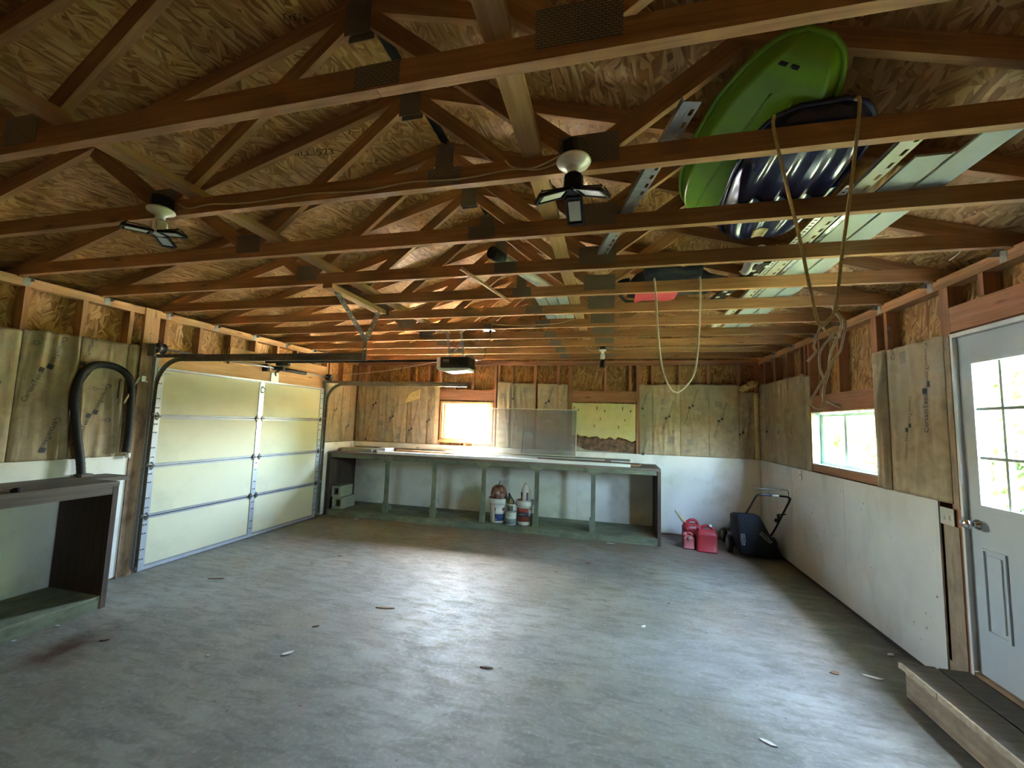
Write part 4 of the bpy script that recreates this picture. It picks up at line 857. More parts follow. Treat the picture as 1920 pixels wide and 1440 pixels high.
# black drain hose looped on the wall
XH = XL+.075
hp = smooth_path([(XL+.09, 2.86, 1.062), (XH, 2.85, 1.2), (XH, 2.80, 1.45), (XH, 2.755, 1.72), (XH, 2.752, 1.88), (XH, 2.785, 2.02), (XH, 2.87, 2.10), (XH, 2.98, 2.115), (XH, 3.08, 2.09), (XH, 3.16, 2.02), (XH, 3.20, 1.9), (XH-.005, 3.215, 1.65), (XH-.01, 3.225, 1.4), (XH-.01, 3.22, 1.26)], 8)
tag(part('drain_hose', 'black_rubber', None, lambda q: q.tube(hp, [.031+.002*(k % 2) for k in range(len(hp))], 12)), 'thick black hose looped in an arch against the paper insulation', 'hose')
for a, b, lab in (((XL+.03, 3.29, 2.035), (XL+.10, 3.125, 1.75), 'thin wooden stick leaning off the door post beside the hose'), ((XL+.03, 2.885, 2.045), (XL+.06, 2.79, 1.885), 'thin wooden stick crossing inside the hose arch'), ((XL+.03, 3.13, 2.0), (XL+.035, 3.125, 1.8), 'short upright stick between the hose arms')):
    tag(part('wood_stick', 'old_stick', None, lambda q: q.bar(a, b, .016, .014, (1, 0, 0))), lab, 'stick')
tag(part('cable_staple', 'white_plastic', None, lambda q: (q.box(XL+.03, XL+.05, 3.30, 3.34, 1.99, 2.05), q.box(XL+.03, XL+.055, 3.335, 3.355, 1.985, 2.0))), 'small white clip on the door post above the stick', 'clip')
tag(part('wall_cap', 'white_plastic', None, lambda q: (q.lathe([(0, 0), (.022, 0), (.022, .05), (0, .052)], 12, Matrix.Translation((XL+.045, 3.255, 1.20))))), 'small white cap below the end of the black hose', 'cap')

# ------------------------------------------------------------------ things on the bench shelf
def block(x, y, z, rz, label):
    t = empty('concrete_block', (x, y, z), label, 'concrete block', 'concrete blocks under the bench')
    m = Matrix.Translation((x, y, z)) @ Matrix.Rotation(rz, 4, 'Z'); L, Wd, H = .36, .19, .19
    b = MB()
    for a in ((-L/2, -L/2+.03), (-.015, .015), (L/2-.03, L/2)): b.box(-Wd/2, Wd/2, a[0], a[1], 0, H, m)
    b.build('web_wall', 'block_grey', t)
    part('face_wall', 'block_grey', t, lambda q: [q.box(s*Wd/2-(.032 if s > 0 else 0), s*Wd/2+(.032 if s < 0 else 0), -L/2, L/2, 0, H, m) for s in (-1, 1)])
    return t
def hollow(x0, x1, y0, y1, z0, z1, label):
    """A block lying so that its cores open toward the viewer."""
    t = empty('concrete_block', ((x0+x1)/2, (y0+y1)/2, z0), label, 'concrete block', 'concrete blocks under the bench')
    e = .036
    slab('face_wall', x0, x1, y0, y1, z0, z0+e, 'block_grey', t); slab('face_wall', x0, x1, y0, y1, z1-e, z1, 'block_grey', t)
    slab('end_web', x0, x0+e, y0, y1, z0+e, z1-e, 'block_grey', t); slab('end_web', x1-e, x1, y0, y1, z0+e, z1-e, 'block_grey', t)
    slab('core_web', x0+e, x1-e, (y0+y1)/2, (y0+y1)/2+.03, z0+e, z1-e, 'block_grey', t)
hollow(-4.70, -4.505, 6.43, 6.80, .108, .298, 'grey concrete block at the bottom of the pair under the bench')
hollow(-4.745, -4.565, 6.45, 6.80, .299, .485, 'grey concrete block on top of the other under the bench')
def bucket(name, x, y, z, r0, r1, h, mat, label, cat='bucket', lip=True):
    t = empty(name, (x, y, z), label, cat)
    T = Matrix.Translation((x, y, z))
    prof = [(0, 0), (r0, 0), (r0+(r1-r0)*.1, .02)]+[(r0+(r1-r0)*k/8, h*k/8) for k in range(1, 7)]
    if lip: prof += [(r1, h*.78), (r1+.009, h*.785), (r1+.010, h*.84), (r1+.012, h*.97), (r1+.008, h), (r1-.002, h), (r1-.006, h*.95), (0, h*.93)]
    else: prof += [(r1, h*.96), (r1+.004, h*.965), (r1+.004, h), (r1-.004, h), (r1-.006, h*.96), (0, h*.96)]
    part('body', mat, t, lambda q: q.lathe(prof, 32, T))
    return t, T
def label_band(t, T, r0, r1, h, z0, z1, a0, a1, mat, name='label', out=.0018):
    def fn(u, v):
        a = math.radians(a0+(a1-a0)*u); z = z0+(z1-z0)*v; rr = r0+(r1-r0)*z/h+out
        return T @ Vector((rr*math.cos(a), rr*math.sin(a), z))
    return part(name, mat, t, lambda q: q.grid(fn, 10, 2, lambda u, v: (0, 0, 0) if False else (T.to_3x3() @ Vector((-.0015*math.cos(math.radians(a0+(a1-a0)*u)), -.0015*math.sin(math.radians(a0+(a1-a0)*u)), 0)))))
def wrap_text(t, T, s, size, rr, z, adeg, mat):
    p, f = text_tris(s, size); wid = max(a for a, b in p); b = MB()
    b._add([T @ Vector((rr*math.cos(math.radians(adeg)+(x-wid/2)/rr), rr*math.sin(math.radians(adeg)+(x-wid/2)/rr), z+y)) for x, y in p], f); b.build('lettering', mat, t)
zs = .1075
b1, T1 = bucket('bucket', -1.745, 6.56, zs, .125, .15, .375, 'bucket_white', 'white bucket with a dark blue square on its label')
l = label_band(b1, T1, .125, .15, .375, .03, .27, -100, -25, 'print_white'); label_band(l, T1, .125, .15, .375, .035, .14, -98, -30, 'label_blue', 'blue_panel', .003); label_band(l, T1, .125, .15, .375, .19, .235, -50, -32, 'label_red', 'mark', .003); label_band(l, T1, .125, .15, .375, .19, .235, -97, -93, 'print_black', 'mark', .003); label_band(l, T1, .125, .15, .375, .05, .065, -93, -85, 'print_white', 'mark', .0045)
pu = empty('pumpkin', (-1.745, 6.56, zs+.36), 'mottled brown pumpkin with a curved stem sitting in the white bucket', 'pumpkin')
Tp = Matrix.Translation((-1.745, 6.56, zs+.352))
part('body', 'pumpkin_skin', pu, lambda q: q.lathe([(0, .0), (.09, .005), (.125, .03), (.13, .07), (.12, .13), (.10, .18), (.06, .212), (.02, .205), (0, .2)], 40, Tp, lobes=lambda a: 1+.05*math.cos(8*a)))
part('stem', 'bench_green', pu, lambda q: q.tube([Tp @ Vector(p) for p in ((0, 0, .195), (.002, 0, .24), (.014, 0, .27), (.024, 0, .285))], [.014, .011, .009, .008], 7))
b3, T3 = bucket('bucket', -1.31, 6.55, zs, .118, .138, .365, 'bucket_white', 'white bucket with a red and black label', )
l = label_band(b3, T3, .118, .138, .365, .055, .26, -150, -40, 'label_red'); label_band(l, T3, .118, .138, .365, .13, .20, -150, -42, 'label_dark', 'dark_band', .003); label_band(l, T3, .118, .138, .365, .14, .25, -52, -32, 'print_white', 'notice', .0035); wrap_text(l, T3, '~', .04, .136, .18, -42, 'print_black'); wrap_text(l, T3, '~~~~~~~', .032, .1325, .152, -105, 'print_white'); wrap_text(l, T3, '~~~~~', .025, .1355, .232, -115, 'print_white')
part('wire_handle', 'galvanised', b3, lambda q: q.tube([T3 @ Vector((.152*math.cos(math.radians(a)), .152*math.sin(math.radians(a)), .30-.09*math.sin(math.radians((a+60)*180/150)))) for a in range(-60, 91, 10)], .003, 5))
jg = empty('jug', (-1.30, 6.55, zs+.345), 'white plastic jug with a tapered neck on the red-labelled bucket', 'jug')
Tj = Matrix.Translation((-1.30, 6.55, zs+.342))
part('body', 'bucket_white', jg, lambda q: q.lathe([(0, 0), (.072, 0), (.078, .01), (.078, .17), (.072, .19), (.066, .20), (.045, .245), (.028, .275), (0, .275)], 20, Tj)); part('cap', 'white_plastic', jg, lambda q: q.lathe([(0, .276), (.024, .276), (.022, .30), (0, .302)], 14, Tj))
label_band(jg, Tj, .078, .078, 1, .03, .15, -175, -120, 'label_dark'); label_band(jg, Tj, .078, .078, 1, .03, .15, -75, -50, 'kraft_pale_print'); label_band(jg, Tj, .078, .078, 1, .05, .1, -150, -130, 'gold_dark', 'picture', .0035)
b2, T2 = bucket('paint_can', -1.515, 6.475, zs, .085, .085, .19, 'bucket_white', 'large white and grey paint can at the bottom between the two buckets', 'can', False)
l = label_band(b2, T2, .085, .085, 1, .012, .09, -180, 0, 'label_grey'); wrap_text(b2, T2, 'A.2', .04, .0875, .125, -95, 'print_black')
b4, T4 = bucket('paint_can', -1.51, 6.48, zs+.191, .063, .063, .115, 'bucket_white', 'small pale can stacked on the larger can between the buckets', 'can', False)
label_band(b4, T4, .063, .063, 1, .012, .095, -125, -55, 'kraft_pale_print'); label_band(b4, T4, .063, .063, 1, .012, .095, -180, -130, 'label_dark')
gt = empty('oil_bottle', (-1.52, 6.48, zs+.307), 'small black and gold bottle on the stacked cans', 'bottle')
part('body', 'label_dark', gt, lambda q: q.prism([(-.055, 0), (.055, 0), (.05, .04), (.0, .105), (-.02, .135), (-.045, .135), (-.055, .06)], -.03, .03, Matrix(((1, 0, 0, -1.52), (0, 0, 1, 6.48), (0, 1, 0, zs+.307), (0, 0, 0, 1)))), bevel=.006)
part('label', 'gold_dark', gt, lambda q: q.prism([(-.025, .008), (.04, .012), (.035, .045), (.0, .095), (-.015, .05)], -.0315, -.0305, Matrix(((1, 0, 0, -1.52), (0, 0, 1, 6.48), (0, 1, 0, zs+.307), (0, 0, 0, 1)))))
part('cap', 'black_plastic', gt, lambda q: q.lathe([(0, 0), (.015, 0), (.013, .022), (0, .024)], 10, Matrix.Translation((-1.553, 6.48, zs+.443))))

# ------------------------------------------------------------------ fuel cans
def fuel_can(x, y, rz, W, D, H, mat, label, spout=None, big=True):
    t = empty('fuel_can', (x, y, 0), label, 'fuel can'); m = Matrix.Translation((x, y, 0)) @ Matrix.Rotation(rz, 4, 'Z')
    def body(q):
        n = 24; rows = [(0, .96), (.012, 1.0), (.055*H, 1.0), (.06*H, .97), (.72*H, .965), (.74*H, .985), (.79*H, .97), (.90*H, .80), (.95*H, .62), (.97*H, .3)]
        V = []; F = []
        for z, s in rows:
            for k in range(n):
                a = 2*math.pi*k/n; c, d = math.cos(a), math.sin(a); p = .35
                V.append(m @ Vector((W/2*s*math.copysign(abs(c)**p, c), D/2*s*math.copysign(abs(d)**p, d), z)))
        for i in range(len(rows)-1):
            for k in range(n): F.append((i*n+k, i*n+(k+1) % n, (i+1)*n+(k+1) % n, (i+1)*n+k))
        F.append(tuple(range(n))[::-1]); F.append(tuple((len(rows)-1)*n+k for k in range(n))); q._add(V, F, True)
    part('body', mat, t, body)
    part('handle', mat, t, lambda q: q.tube([m @ Vector(p) for p in smooth_path([(-W*.30, 0, H*.9), (-W*.2, 0, H*1.06), (0, 0, H*1.12), (W*.22, 0, H*1.08), (W*.36, 0, H*.88)], 4)], .02 if big else .013, 8))
    part('neck', mat, t, lambda q: q.lathe([(.03, 0), (.032, .02), (.03, .045), (0, .046)], 14, m @ Matrix.Translation((-W*.32, 0, H*.9)) @ Matrix.Rotation(math.radians(-25), 4, 'Y')))
    if spout: part('spout', spout, t, lambda q: q.tube([m @ Vector(p) for p in ((-W*.40, 0, H*1.0), (-W*.55, 0, H*1.14), (-W*.78, 0, H*1.38), (-W*.92, 0, H*1.52))], [.026, .022, .014, .009], 10))
    return t, m
c1, m1_ = fuel_can(1.30, 6.40, -.12, .27, .20, .30, 'red_plastic', 'large red plastic fuel can standing nearest the mower', None)
part('cap', 'white_plastic', c1, lambda q: q.lathe([(0, 0), (.02, 0), (.02, .028), (0, .03)], 12, m1_ @ Matrix.Translation((.045, -.03, .335))))
c2, _ = fuel_can(1.16, 6.68, .15, .26, .2, .31, 'red_plastic', 'dusty red fuel can with a long yellow spout behind the others', 'spout_yellow')
c3, m3_ = fuel_can(1.075, 6.44, -.05, .15, .12, .19, 'red_pale', 'small faded red fuel can in front of the yellow spout', None, False)
part('cap', 'stained_wood', c3, lambda q: q.lathe([(0, 0), (.026, 0), (.026, .02), (0, .022)], 14, m3_ @ Matrix.Translation((0, -.045, .15)) @ Matrix.Rotation(math.radians(70), 4, 'X')))

# ------------------------------------------------------------------ lawn mower
mw = empty('lawn_mower', (1.9, 6.65, 0), 'walk-behind lawn mower with black rear bag parked in the corner', 'lawn mower')
def wheel(x, y, r, wd):
    T = Matrix.Translation((x, y, r)) @ Matrix.Rotation(math.radians(90), 4, 'Y')
    w_ = part('wheel', 'black_rubber', mw, lambda q: q.lathe([(.0, -wd/2), (r*.72, -wd/2), (r, -wd*.38), (r, wd*.38), (r*.72, wd/2), (0, wd/2)], 24, T))
    part('hub_cap', 'wheel_grey', w_, lambda q: (q.lathe([(0, wd/2+.001), (r*.68, wd/2+.001), (r*.6, wd/2+.006), (r*.2, wd/2+.012), (0, wd/2+.012)], 20, T), q.lathe([(0, -wd/2-.012), (r*.2, -wd/2-.012), (r*.6, -wd/2-.006), (r*.68, -wd/2-.001), (0, -wd/2-.001)], 20, T)))
wheel(1.605, 6.47, .115, .05); wheel(2.165, 6.53, .115, .05); wheel(1.665, 7.0, .1, .045); wheel(2.15, 7.0, .1, .045)
part('deck', 'mower_metal', mw, lambda q: q.lathe([(0, .19), (.19, .19), (.225, .17), (.24, .07), (.22, .065), (.20, .16), (0, .17)], 28, Matrix.Translation((1.91, 6.84, 0))))
part('deck_shroud', 'mower_metal', mw, lambda q: q.prism([(1.71, 6.56), (2.11, 6.56), (2.13, 6.9), (1.69, 6.9)], .10, .185))
part('engine', 'mower_red', mw, lambda q: q.lathe([(0, .19), (.13, .19), (.13, .26), (.12, .33), (.06, .36), (0, .36)], 18, Matrix.Translation((1.90, 6.86, 0))))
part('fuel_tank', 'black_plastic', mw, lambda q: q.box(1.72, 1.80, 6.74, 6.92, .24, .33), bevel=.015)
def bag(q):
    yb_, yf = 6.52, 6.17
    def outline(t):    # t 0 at the mower, 1 at the rear face
        y = yb_+(yf-yb_)*t; s = .9+.1*t
        return y, [(1.66+.03*(1-t), .04+.08*(1-t)), (2.15-.02*(1-t), .04+.08*(1-t)), (2.14, .13), (2.02, .34), (1.93, .52), (1.90, .575-.06*(1-t)), (1.86, .59-.06*(1-t)), (1.67, .59-.06*(1-t)), (1.635, .57-.06*(1-t)), (1.63, .5), (1.645, .2)]
    V = []; F = []
    rings = [outline(t) for t in (0, .35, .75, .95, 1.0)]; n = 11
    for i, (y, P) in enumerate(rings):
        cx = sum(p[0] for p in P)/n; cz = sum(p[1] for p in P)/n; k = (1, 1, 1, .97, .9)[i]
        V += [Vector((cx+(x-cx)*k, y, cz+(z-cz)*k)) for x, z in P]
    for i in range(4):
        for k in range(n): F.append((i*n+k, i*n+(k+1) % n, (i+1)*n+(k+1) % n, (i+1)*n+k))
    F.append(tuple(range(n))); F.append(tuple(4*n+k for k in range(n))[::-1]); q._add(V, F, True)
bg_ = part('grass_bag', 'black_cloth', mw, bag)
def bag_logo(x, z, a, ln, parent):
    b = MB(); y = 6.163; ca, sa = math.cos(a), math.sin(a)
    def seg(p, q, wd):
        P = [Vector((x+u*ca-v*sa, y, z+u*sa+v*ca)) for u, v in (p, q)]; b.bar(P[0], P[1], .004, wd, (Vector((-sa, 0, ca))))
    r = random.Random(int(x*100))
    seg((0, .02), (ln*.5, .024), .002); seg((ln*.5, .024), (ln, .012), .002); seg((0, -.018), (ln*.6, -.024), .002); seg((ln*.6, -.024), (ln, -.016), .002)
    for k in range(7):
        u = ln*(k+.3)/7; seg((u, -.010), (u+.006, .010), .0035); seg((u, .009*(-1)**k), (u+.011, .007*(-1)**k), .003)
    b.build('bag_lettering', 'print_white', parent)
bag_logo(1.69, .325, math.radians(-85), .15, bg_); bag_logo(1.90, .355, math.radians(-42), .18, bg_)
for s, xa, xb in ((-1, 1.70, 1.80), (1, 2.12, 2.19)):
    pass
hd = smooth_path([(1.70, 6.55, .22), (1.72, 6.35, .42), (1.765, 6.08, .70), (1.79, 5.98, .82), (1.81, 5.95, .862), (1.86, 5.94, .875), (2.0, 5.94, .872), (2.13, 5.94, .868), (2.175, 5.95, .85), (2.185, 5.98, .82), (2.17, 6.1, .68), (2.14, 6.38, .36), (2.13, 6.55, .22)], 4)
part('handle', 'black_plastic', mw, lambda q: q.tube(hd, .0125, 8))
part('grip_label', 'white_plastic', mw, lambda q: q.tube([(1.975, 5.94, .8725), (2.05, 5.94, .871)], .0138, 10))
part('control_bail', 'dark_steel', mw, lambda q: q.tube(smooth_path([(2.18, 6.02, .78), (2.165, 5.96, .87), (2.14, 5.9, .94), (2.1, 5.895, .953), (1.9, 5.895, .955), (1.73, 5.895, .957)], 4), .004, 6))
part('knob', 'black_plastic', mw, lambda q: (q.lathe([(0, 0), (.03, 0), (.034, .012), (.02, .022), (0, .022)], 6, Matrix.Translation((2.165, 6.19, .57)) @ Matrix.Rotation(math.radians(90), 4, 'Y') @ Matrix.Translation((0, 0, -.05))), q.bar((2.10, 6.17, .60), (2.2, 6.15, .615), .014, .014)))
part('knob', 'black_plastic', mw, lambda q: q.lathe([(0, 0), (.028, 0), (.03, .012), (.015, .02), (0, .02)], 6, Matrix.Translation((2.12, 6.25, .51)) @ Matrix.Rotation(math.radians(75), 4, 'X')))

# ------------------------------------------------------------------ boards and stored things up on the trusses
tag(slab('runner_board', -.40, -.31, YF, 6.9, ZT+.0005, ZT+.0385, 'lumber_light'), 'long pale board laid flat across the trusses nearest the sleds', 'board')
tag(slab('runner_board', -2.30, -2.21, YF, 6.9, ZT+.0005, ZT+.0385, 'lumber_light'), 'long board laid flat across the trusses on the overhead door side', 'board')
tag(beam('wood_strip', (-1.06, 2.7, ZC-.012), (-.90, 3.56, ZC-.012), .018, .018, 'lumber_light'), 'short thin strip nailed diagonally under two trusses', 'strip')

def sled(name, c, axis, L, W, H, kick, mat, label, ribs, pe, roll):
    ax = Vector(axis).normalized(); sd = Vector((-ax.y, ax.x, 0)).normalized(); nrm = ax.cross(sd)
    sd, nrm = sd*math.cos(roll)+nrm*math.sin(roll), nrm*math.cos(roll)-sd*math.sin(roll)
    t = empty(name, c, label, 'sled')
    C = Vector(c)
    def P(u, v, off=0.):
        g = (max(0, 1-abs(u)**pe))**(1/pe)*.999+.001
        e = max(abs(v)**2, abs(u)**6); q = min(1, max(0, (e-.55)/.45)); q = q*q*(3-2*q)
        z = H*q+kick*max(0, u-.45)**2/.3025
        if ribs: z += ribs*max(0, 1-abs(u)**4*1.3)*(max(0, math.cos(v*math.pi*4.2)))**.5*(1 if abs(v) < .62 else 0)
        return C+ax*(u*L/2)+sd*(v*W/2*g)+nrm*(z+off)
    part('shell', mat, t, lambda q: q.grid(lambda a, b: P(2*a-1, 2*b-1), 56, 44, lambda a, b: nrm*.006))
    rim = [(-.995+1.99*k/40, 1) for k in range(41)]+[(.995-1.99*k/40, -1) for k in range(41)]
    part('rim', mat, t, lambda q: q.tube([P(u, v)+sd*(.010*v) for u, v in rim], .011, 6, True))
    return t, P, nrm
tb, PB, nB = sled('plastic_sled', (.84, 2.29, ZT+.005), (-.07, -1, .0), 1.06, .50, .06, .05, 'sled_blue', 'dark blue ribbed plastic sled tied up on the trusses', .014, 3.2, 0)
part('sticker', 'sticker_tan', tb, lambda q: q.grid(lambda a, b: PB(-.86+.2*a, -.22+.36*b, -.004), 4, 6, lambda a, b: nB*.001))
for s in (-1, 1):
    part('side_grip', 'sled_blue', tb, lambda q: q.prism([(-.11, 0), (.11, 0), (.08, .045), (-.08, .045)], -.012, .03, Matrix.Translation(PB(-.28, s*1.0)) @ Matrix.Rotation(math.radians(90 if s > 0 else -90)+.07, 4, 'Z') @ Matrix.Translation((0, 0, 0))))
tg, PG, nG = sled('plastic_sled', (.60, 2.13, ZT+.145), (.17, -1, .03), 1.12, .45, .055, .05, 'sled_green', 'lime green plastic sled lying higher behind the blue one', .0, 2.3, -.38)
for v in (-.3, -.22): pass
part('grip_slot', 'black_plastic', tg, lambda q: [q.grid(lambda a, b: PG(.84+.025*b, v0+.22*a, -.0025), 6, 2, lambda a, b: nG*.0015) for v0 in (-.28, -.62)])
part('keel_groove', 'sled_green', tg, lambda q: [q.tube([PG(-.85+1.5*k/20, v, -.002) for k in range(21)], .005, 5) for v in (-.25, .25)])
part('sticker', 'sticker_tan', tg, lambda q: q.grid(lambda a, b: PG(-.90+.07*a, .46+.16*b, -.003), 3, 3, lambda a, b: nG*.001))
def sc_(pts, k, y): return [(x*k, y, 1.6836+(z-1.6836)*k) for x, z in pts]
k1 = 1.700/1.6
rp = empty('tie_rope', (.75, 1.70, 1.8), 'tan rope hanging in a V from the sleds with a white tangle below', 'rope')
V_ = sc_([(.568, 2.79), (.59, 2.651), (.612, 2.517), (.641, 2.356), (.666, 2.181), (.685, 2.067), (.698, 2.048), (.716, 2.063), (.74, 2.107), (.769, 2.308), (.797, 2.498), (.816, 2.633), (.841, 2.844)], k1, 1.70)
part('strand', 'rope_tan', rp, lambda q: q.tube(smooth_path([(.62, 1.735, ZT+.06)]+V_+[(.90, 1.74, ZT+.09)], 5), .006, 7))
TA = [(.692, 2.046), (.684, 2.008), (.669, 1.975), (.67, 1.952), (.651, 1.923)]
TB = [(.705, 2.044), (.727, 2.011), (.742, 2.001), (.748, 2.019), (.74, 2.025), (.719, 2.001), (.698, 1.978), (.69, 1.947), (.693, 1.901), (.697, 1.855), (.694, 1.828), (.7, 1.805), (.696, 1.778), (.68, 1.763), (.666, 1.768), (.661, 1.788), (.673, 1.819), (.699, 1.873), (.724, 1.919), (.753, 1.959), (.756, 1.992), (.764, 2.047), (.764, 2.074), (.741, 2.103)]
TC_ = [(.741, 2.103), (.756, 2.065), (.751, 2.028), (.742, 1.992), (.725, 1.946), (.71, 1.883), (.699, 1.837), (.701, 1.801), (.719, 1.783), (.742, 1.768)]
for j, tt in enumerate((TA, TB, TC_)):
    pts = [(x, y+.012*math.sin(i*1.7+j)+.006*j, z) for i, (x, y, z) in enumerate(sc_(tt, k1, 1.695))]
    part('tail', 'rope_white', rp, lambda q: q.tube(smooth_path(pts, 4), .0042, 6))
k2 = 3.455/3.42
W_ = sc_([(.328, 2.873), (.34, 2.709), (.36, 2.361), (.387, 2.148), (.427, 2.022), (.473, 1.959), (.536, 1.981), (.606, 2.073), (.638, 2.19), (.659, 2.441), (.669, 2.653), (.671, 2.847)], k2, 3.455)
tag(part('rope_loop', 'rope_white', None, lambda q: q.tube(smooth_path([(.33, 3.50, ZT+.012), (.33, 3.47, ZT+.012)]+W_+[(.68, 3.47, ZT+.012), (.68, 3.51, ZT+.012)], 5), .0075, 7)), 'white rope hanging in a long loop below the trusses', 'rope')

def vinyl(name, x0, x1, y0, y1, z, mat, label, slots=False):
    t = empty(name, ((x0+x1)/2, (y0+y1)/2, z), label, 'siding strip')
    if not slots:
        part('panel', mat, t, lambda q: q.prism([(x0, 0), (x1-.012, .0), (x1-.008, .007), (x1, .007), (x1, .010), (x0, .010)], y0, y1, Matrix(((1, 0, 0, 0), (0, 0, 1, 0), (0, 1, 0, z), (0, 0, 0, 1)))))
    else:
        e = (x1-x0)
        part('channel', mat, t, lambda q: (q.box(x0, x0+e*.5, y0, y1, z, z+.004), q.box(x0, x0+.003, y0, y1, z, z+.02)))
        part('nail_hem', mat, t, lambda q: perforated(q, (x0+e*.75, y0, z+.002), (x0+e*.75, y1, z+.002), e*.5, .003, .09, (1, 0, 0), .4))
    return t
zz = ZT+.0005
vinyl('siding_panel', 1.41, 1.545, 1.74, 5.25, zz, 'white_vinyl', 'pale vinyl siding panel nearest the side wall stored on the trusses')
vinyl('siding_panel', 1.262, 1.402, 2.03, 5.32, zz, 'white_vinyl', 'pale vinyl siding panel in the middle of the stored bundle')
vinyl('siding_panel', 1.36, 1.50, 3.1, 5.28, zz+.012, 'white_vinyl', 'pale vinyl siding panel on top of two others')
vinyl('trim_channel', 1.135, 1.215, 1.74, 5.2, zz, 'cream_vinyl', 'cream slotted vinyl channel beside the siding panels', True)
vinyl('trim_channel', 1.222, 1.256, 2.36, 4.2, zz, 'galvanised', 'narrow silver strip squeezed beside the siding panels', True)
pm = empty('perforated_strip', (1.105, 2.9, zz), 'white strip punched with holes beside the blue sled', 'strip')
part('strip', 'white_plastic', pm, lambda q: perforated(q, (1.112, 2.22, zz+.002), (1.112, 3.55, zz+.002), .034, .003, .036, (1, 0, 0), .55))
vs = empty('vent_strip', (1.01, 3.75, zz), 'black strip with white squares lying past the sleds', 'strip')
part('strip', 'black_plastic', vs, lambda q: q.bar((1.075, 3.2, zz+.011), (.93, 4.15, zz+.011), .11, .018))
part('white_square', 'white_plastic', vs, lambda q: [q.bar(Vector((1.075, 3.2, 0)).lerp(Vector((.93, 4.15, 0)), t)+Vector((o, 0, zz-.0005)), Vector((1.075, 3.2, 0)).lerp(Vector((.93, 4.15, 0)), t+.035)+Vector((o, 0, zz-.0005)), .03, .004) for k, t in enumerate([.05+.085*j for j in range(11)]) for o in ((-.028,) if k % 2 else (.028,))])
ch = empty('metal_channel', (.05, 2.3, zz), 'silver slotted channel lying diagonally across the trusses near the lamp', 'channel')
ca, cb = Vector((.265, 1.53, zz+.012)), Vector((-.17, 3.2, zz+.012))
part('web', 'galvanised', ch, lambda q: q.bar(ca, cb, .032, .004)); part('flange', 'galvanised', ch, lambda q: q.bar(ca+Vector((-.017, 0, .012)), cb+Vector((-.017, 0, .012)), .003, .028))
part('nail_hem', 'galvanised', ch, lambda q: perforated(q, ca+Vector((.033, .008, 0)), cb+Vector((.033, .008, 0)), .034, .003, .07, (1, 0, 0), .45))
pp = empty('plastic_pipe', (-.6, 3.6, zz), 'white plastic pipe with an open black end lying on the trusses', 'pipe')
pa, pb_ = Vector((-.86, 2.86, zz+.057)), Vector((-.47, 4.0, zz+.057)); pd = (pb_-pa).normalized()
part('tube', 'pipe_white', pp, lambda q: q.tube([pa, pb_], .042, 16)); part('coupling', 'black_rubber', pp, lambda q: q.tube([pa-pd*.03, pa+pd*.1], .047, 16))
for k in range(3): tag(slab('vinyl_offcut', -.72+.105*k, -.625+.105*k, 3.62, 4.6, zz+.0005, zz+.012, 'white_vinyl'), ('white slat lying on the trusses beside the pipe', 'middle white slat of three lying past the pipe', 'white slat lying nearest the runner board past the pipe')[k], 'offcut')
# black bag with a red patch
bgx = empty('tool_bag', (.5, 3.75, zz), 'black soft bag with a bright red panel lying on the trusses', 'bag')
def blob(q):
    r = random.Random(9)
    def fn(u, v):
        a = u*2*math.pi; s = math.sin(v*math.pi); rr = 1+.16*math.sin(3*a+1)+.09*math.sin(7*a+v*5)+.05*math.sin(11*a)
        return (.50+.38*rr*s*math.cos(a), 3.74+.36*rr*s*math.sin(a), zz+.05+(.05-.11*v)*1.0 if v > .5 else zz+.10*(1-v)+.05+.03*math.sin(5*a))
    n, m = 36, 12; V = []; F = []
    for i in range(n):
        for j in range(m+1):
            p = fn(i/n, j/m); V.append((p[0], p[1], max(p[2], zz)))
    for i in range(n):
        for j in range(m): F.append((i*(m+1)+j, ((i+1) % n)*(m+1)+j, ((i+1) % n)*(m+1)+j+1, i*(m+1)+j+1))
    q._add(V, F, True)
part('body', 'black_cloth', bgx, blob)
part('red_panel', 'red_cloth', bgx, lambda q: q.prism([(.20, 3.58), (.50, 3.56), (.56, 3.72), (.55, 3.95), (.48, 4.02), (.38, 3.97), (.27, 3.98), (.20, 4.03)], zz-.012, zz-.002))
part('strap', 'black_cloth', bgx, lambda q: q.tube(smooth_path([(.14, 3.5, zz+.03), (.05, 3.55, zz+.02), (.08, 3.9, zz+.012), (.2, 4.1, zz+.012), (.7, 4.2, zz+.02)], 5), .016, 6))
tag(part('crumpled_sheet', 'white_plastic', None, lambda q: q.grid(lambda u, v: (.95+.12*u, 2.98+.45*v, zz+.02+.025*math.sin(u*7+v*3)+.018*math.sin(v*13)), 10, 14, lambda u, v: (0, 0, .004))), 'crumpled pale plastic sheet beside the black bag', 'plastic sheet')

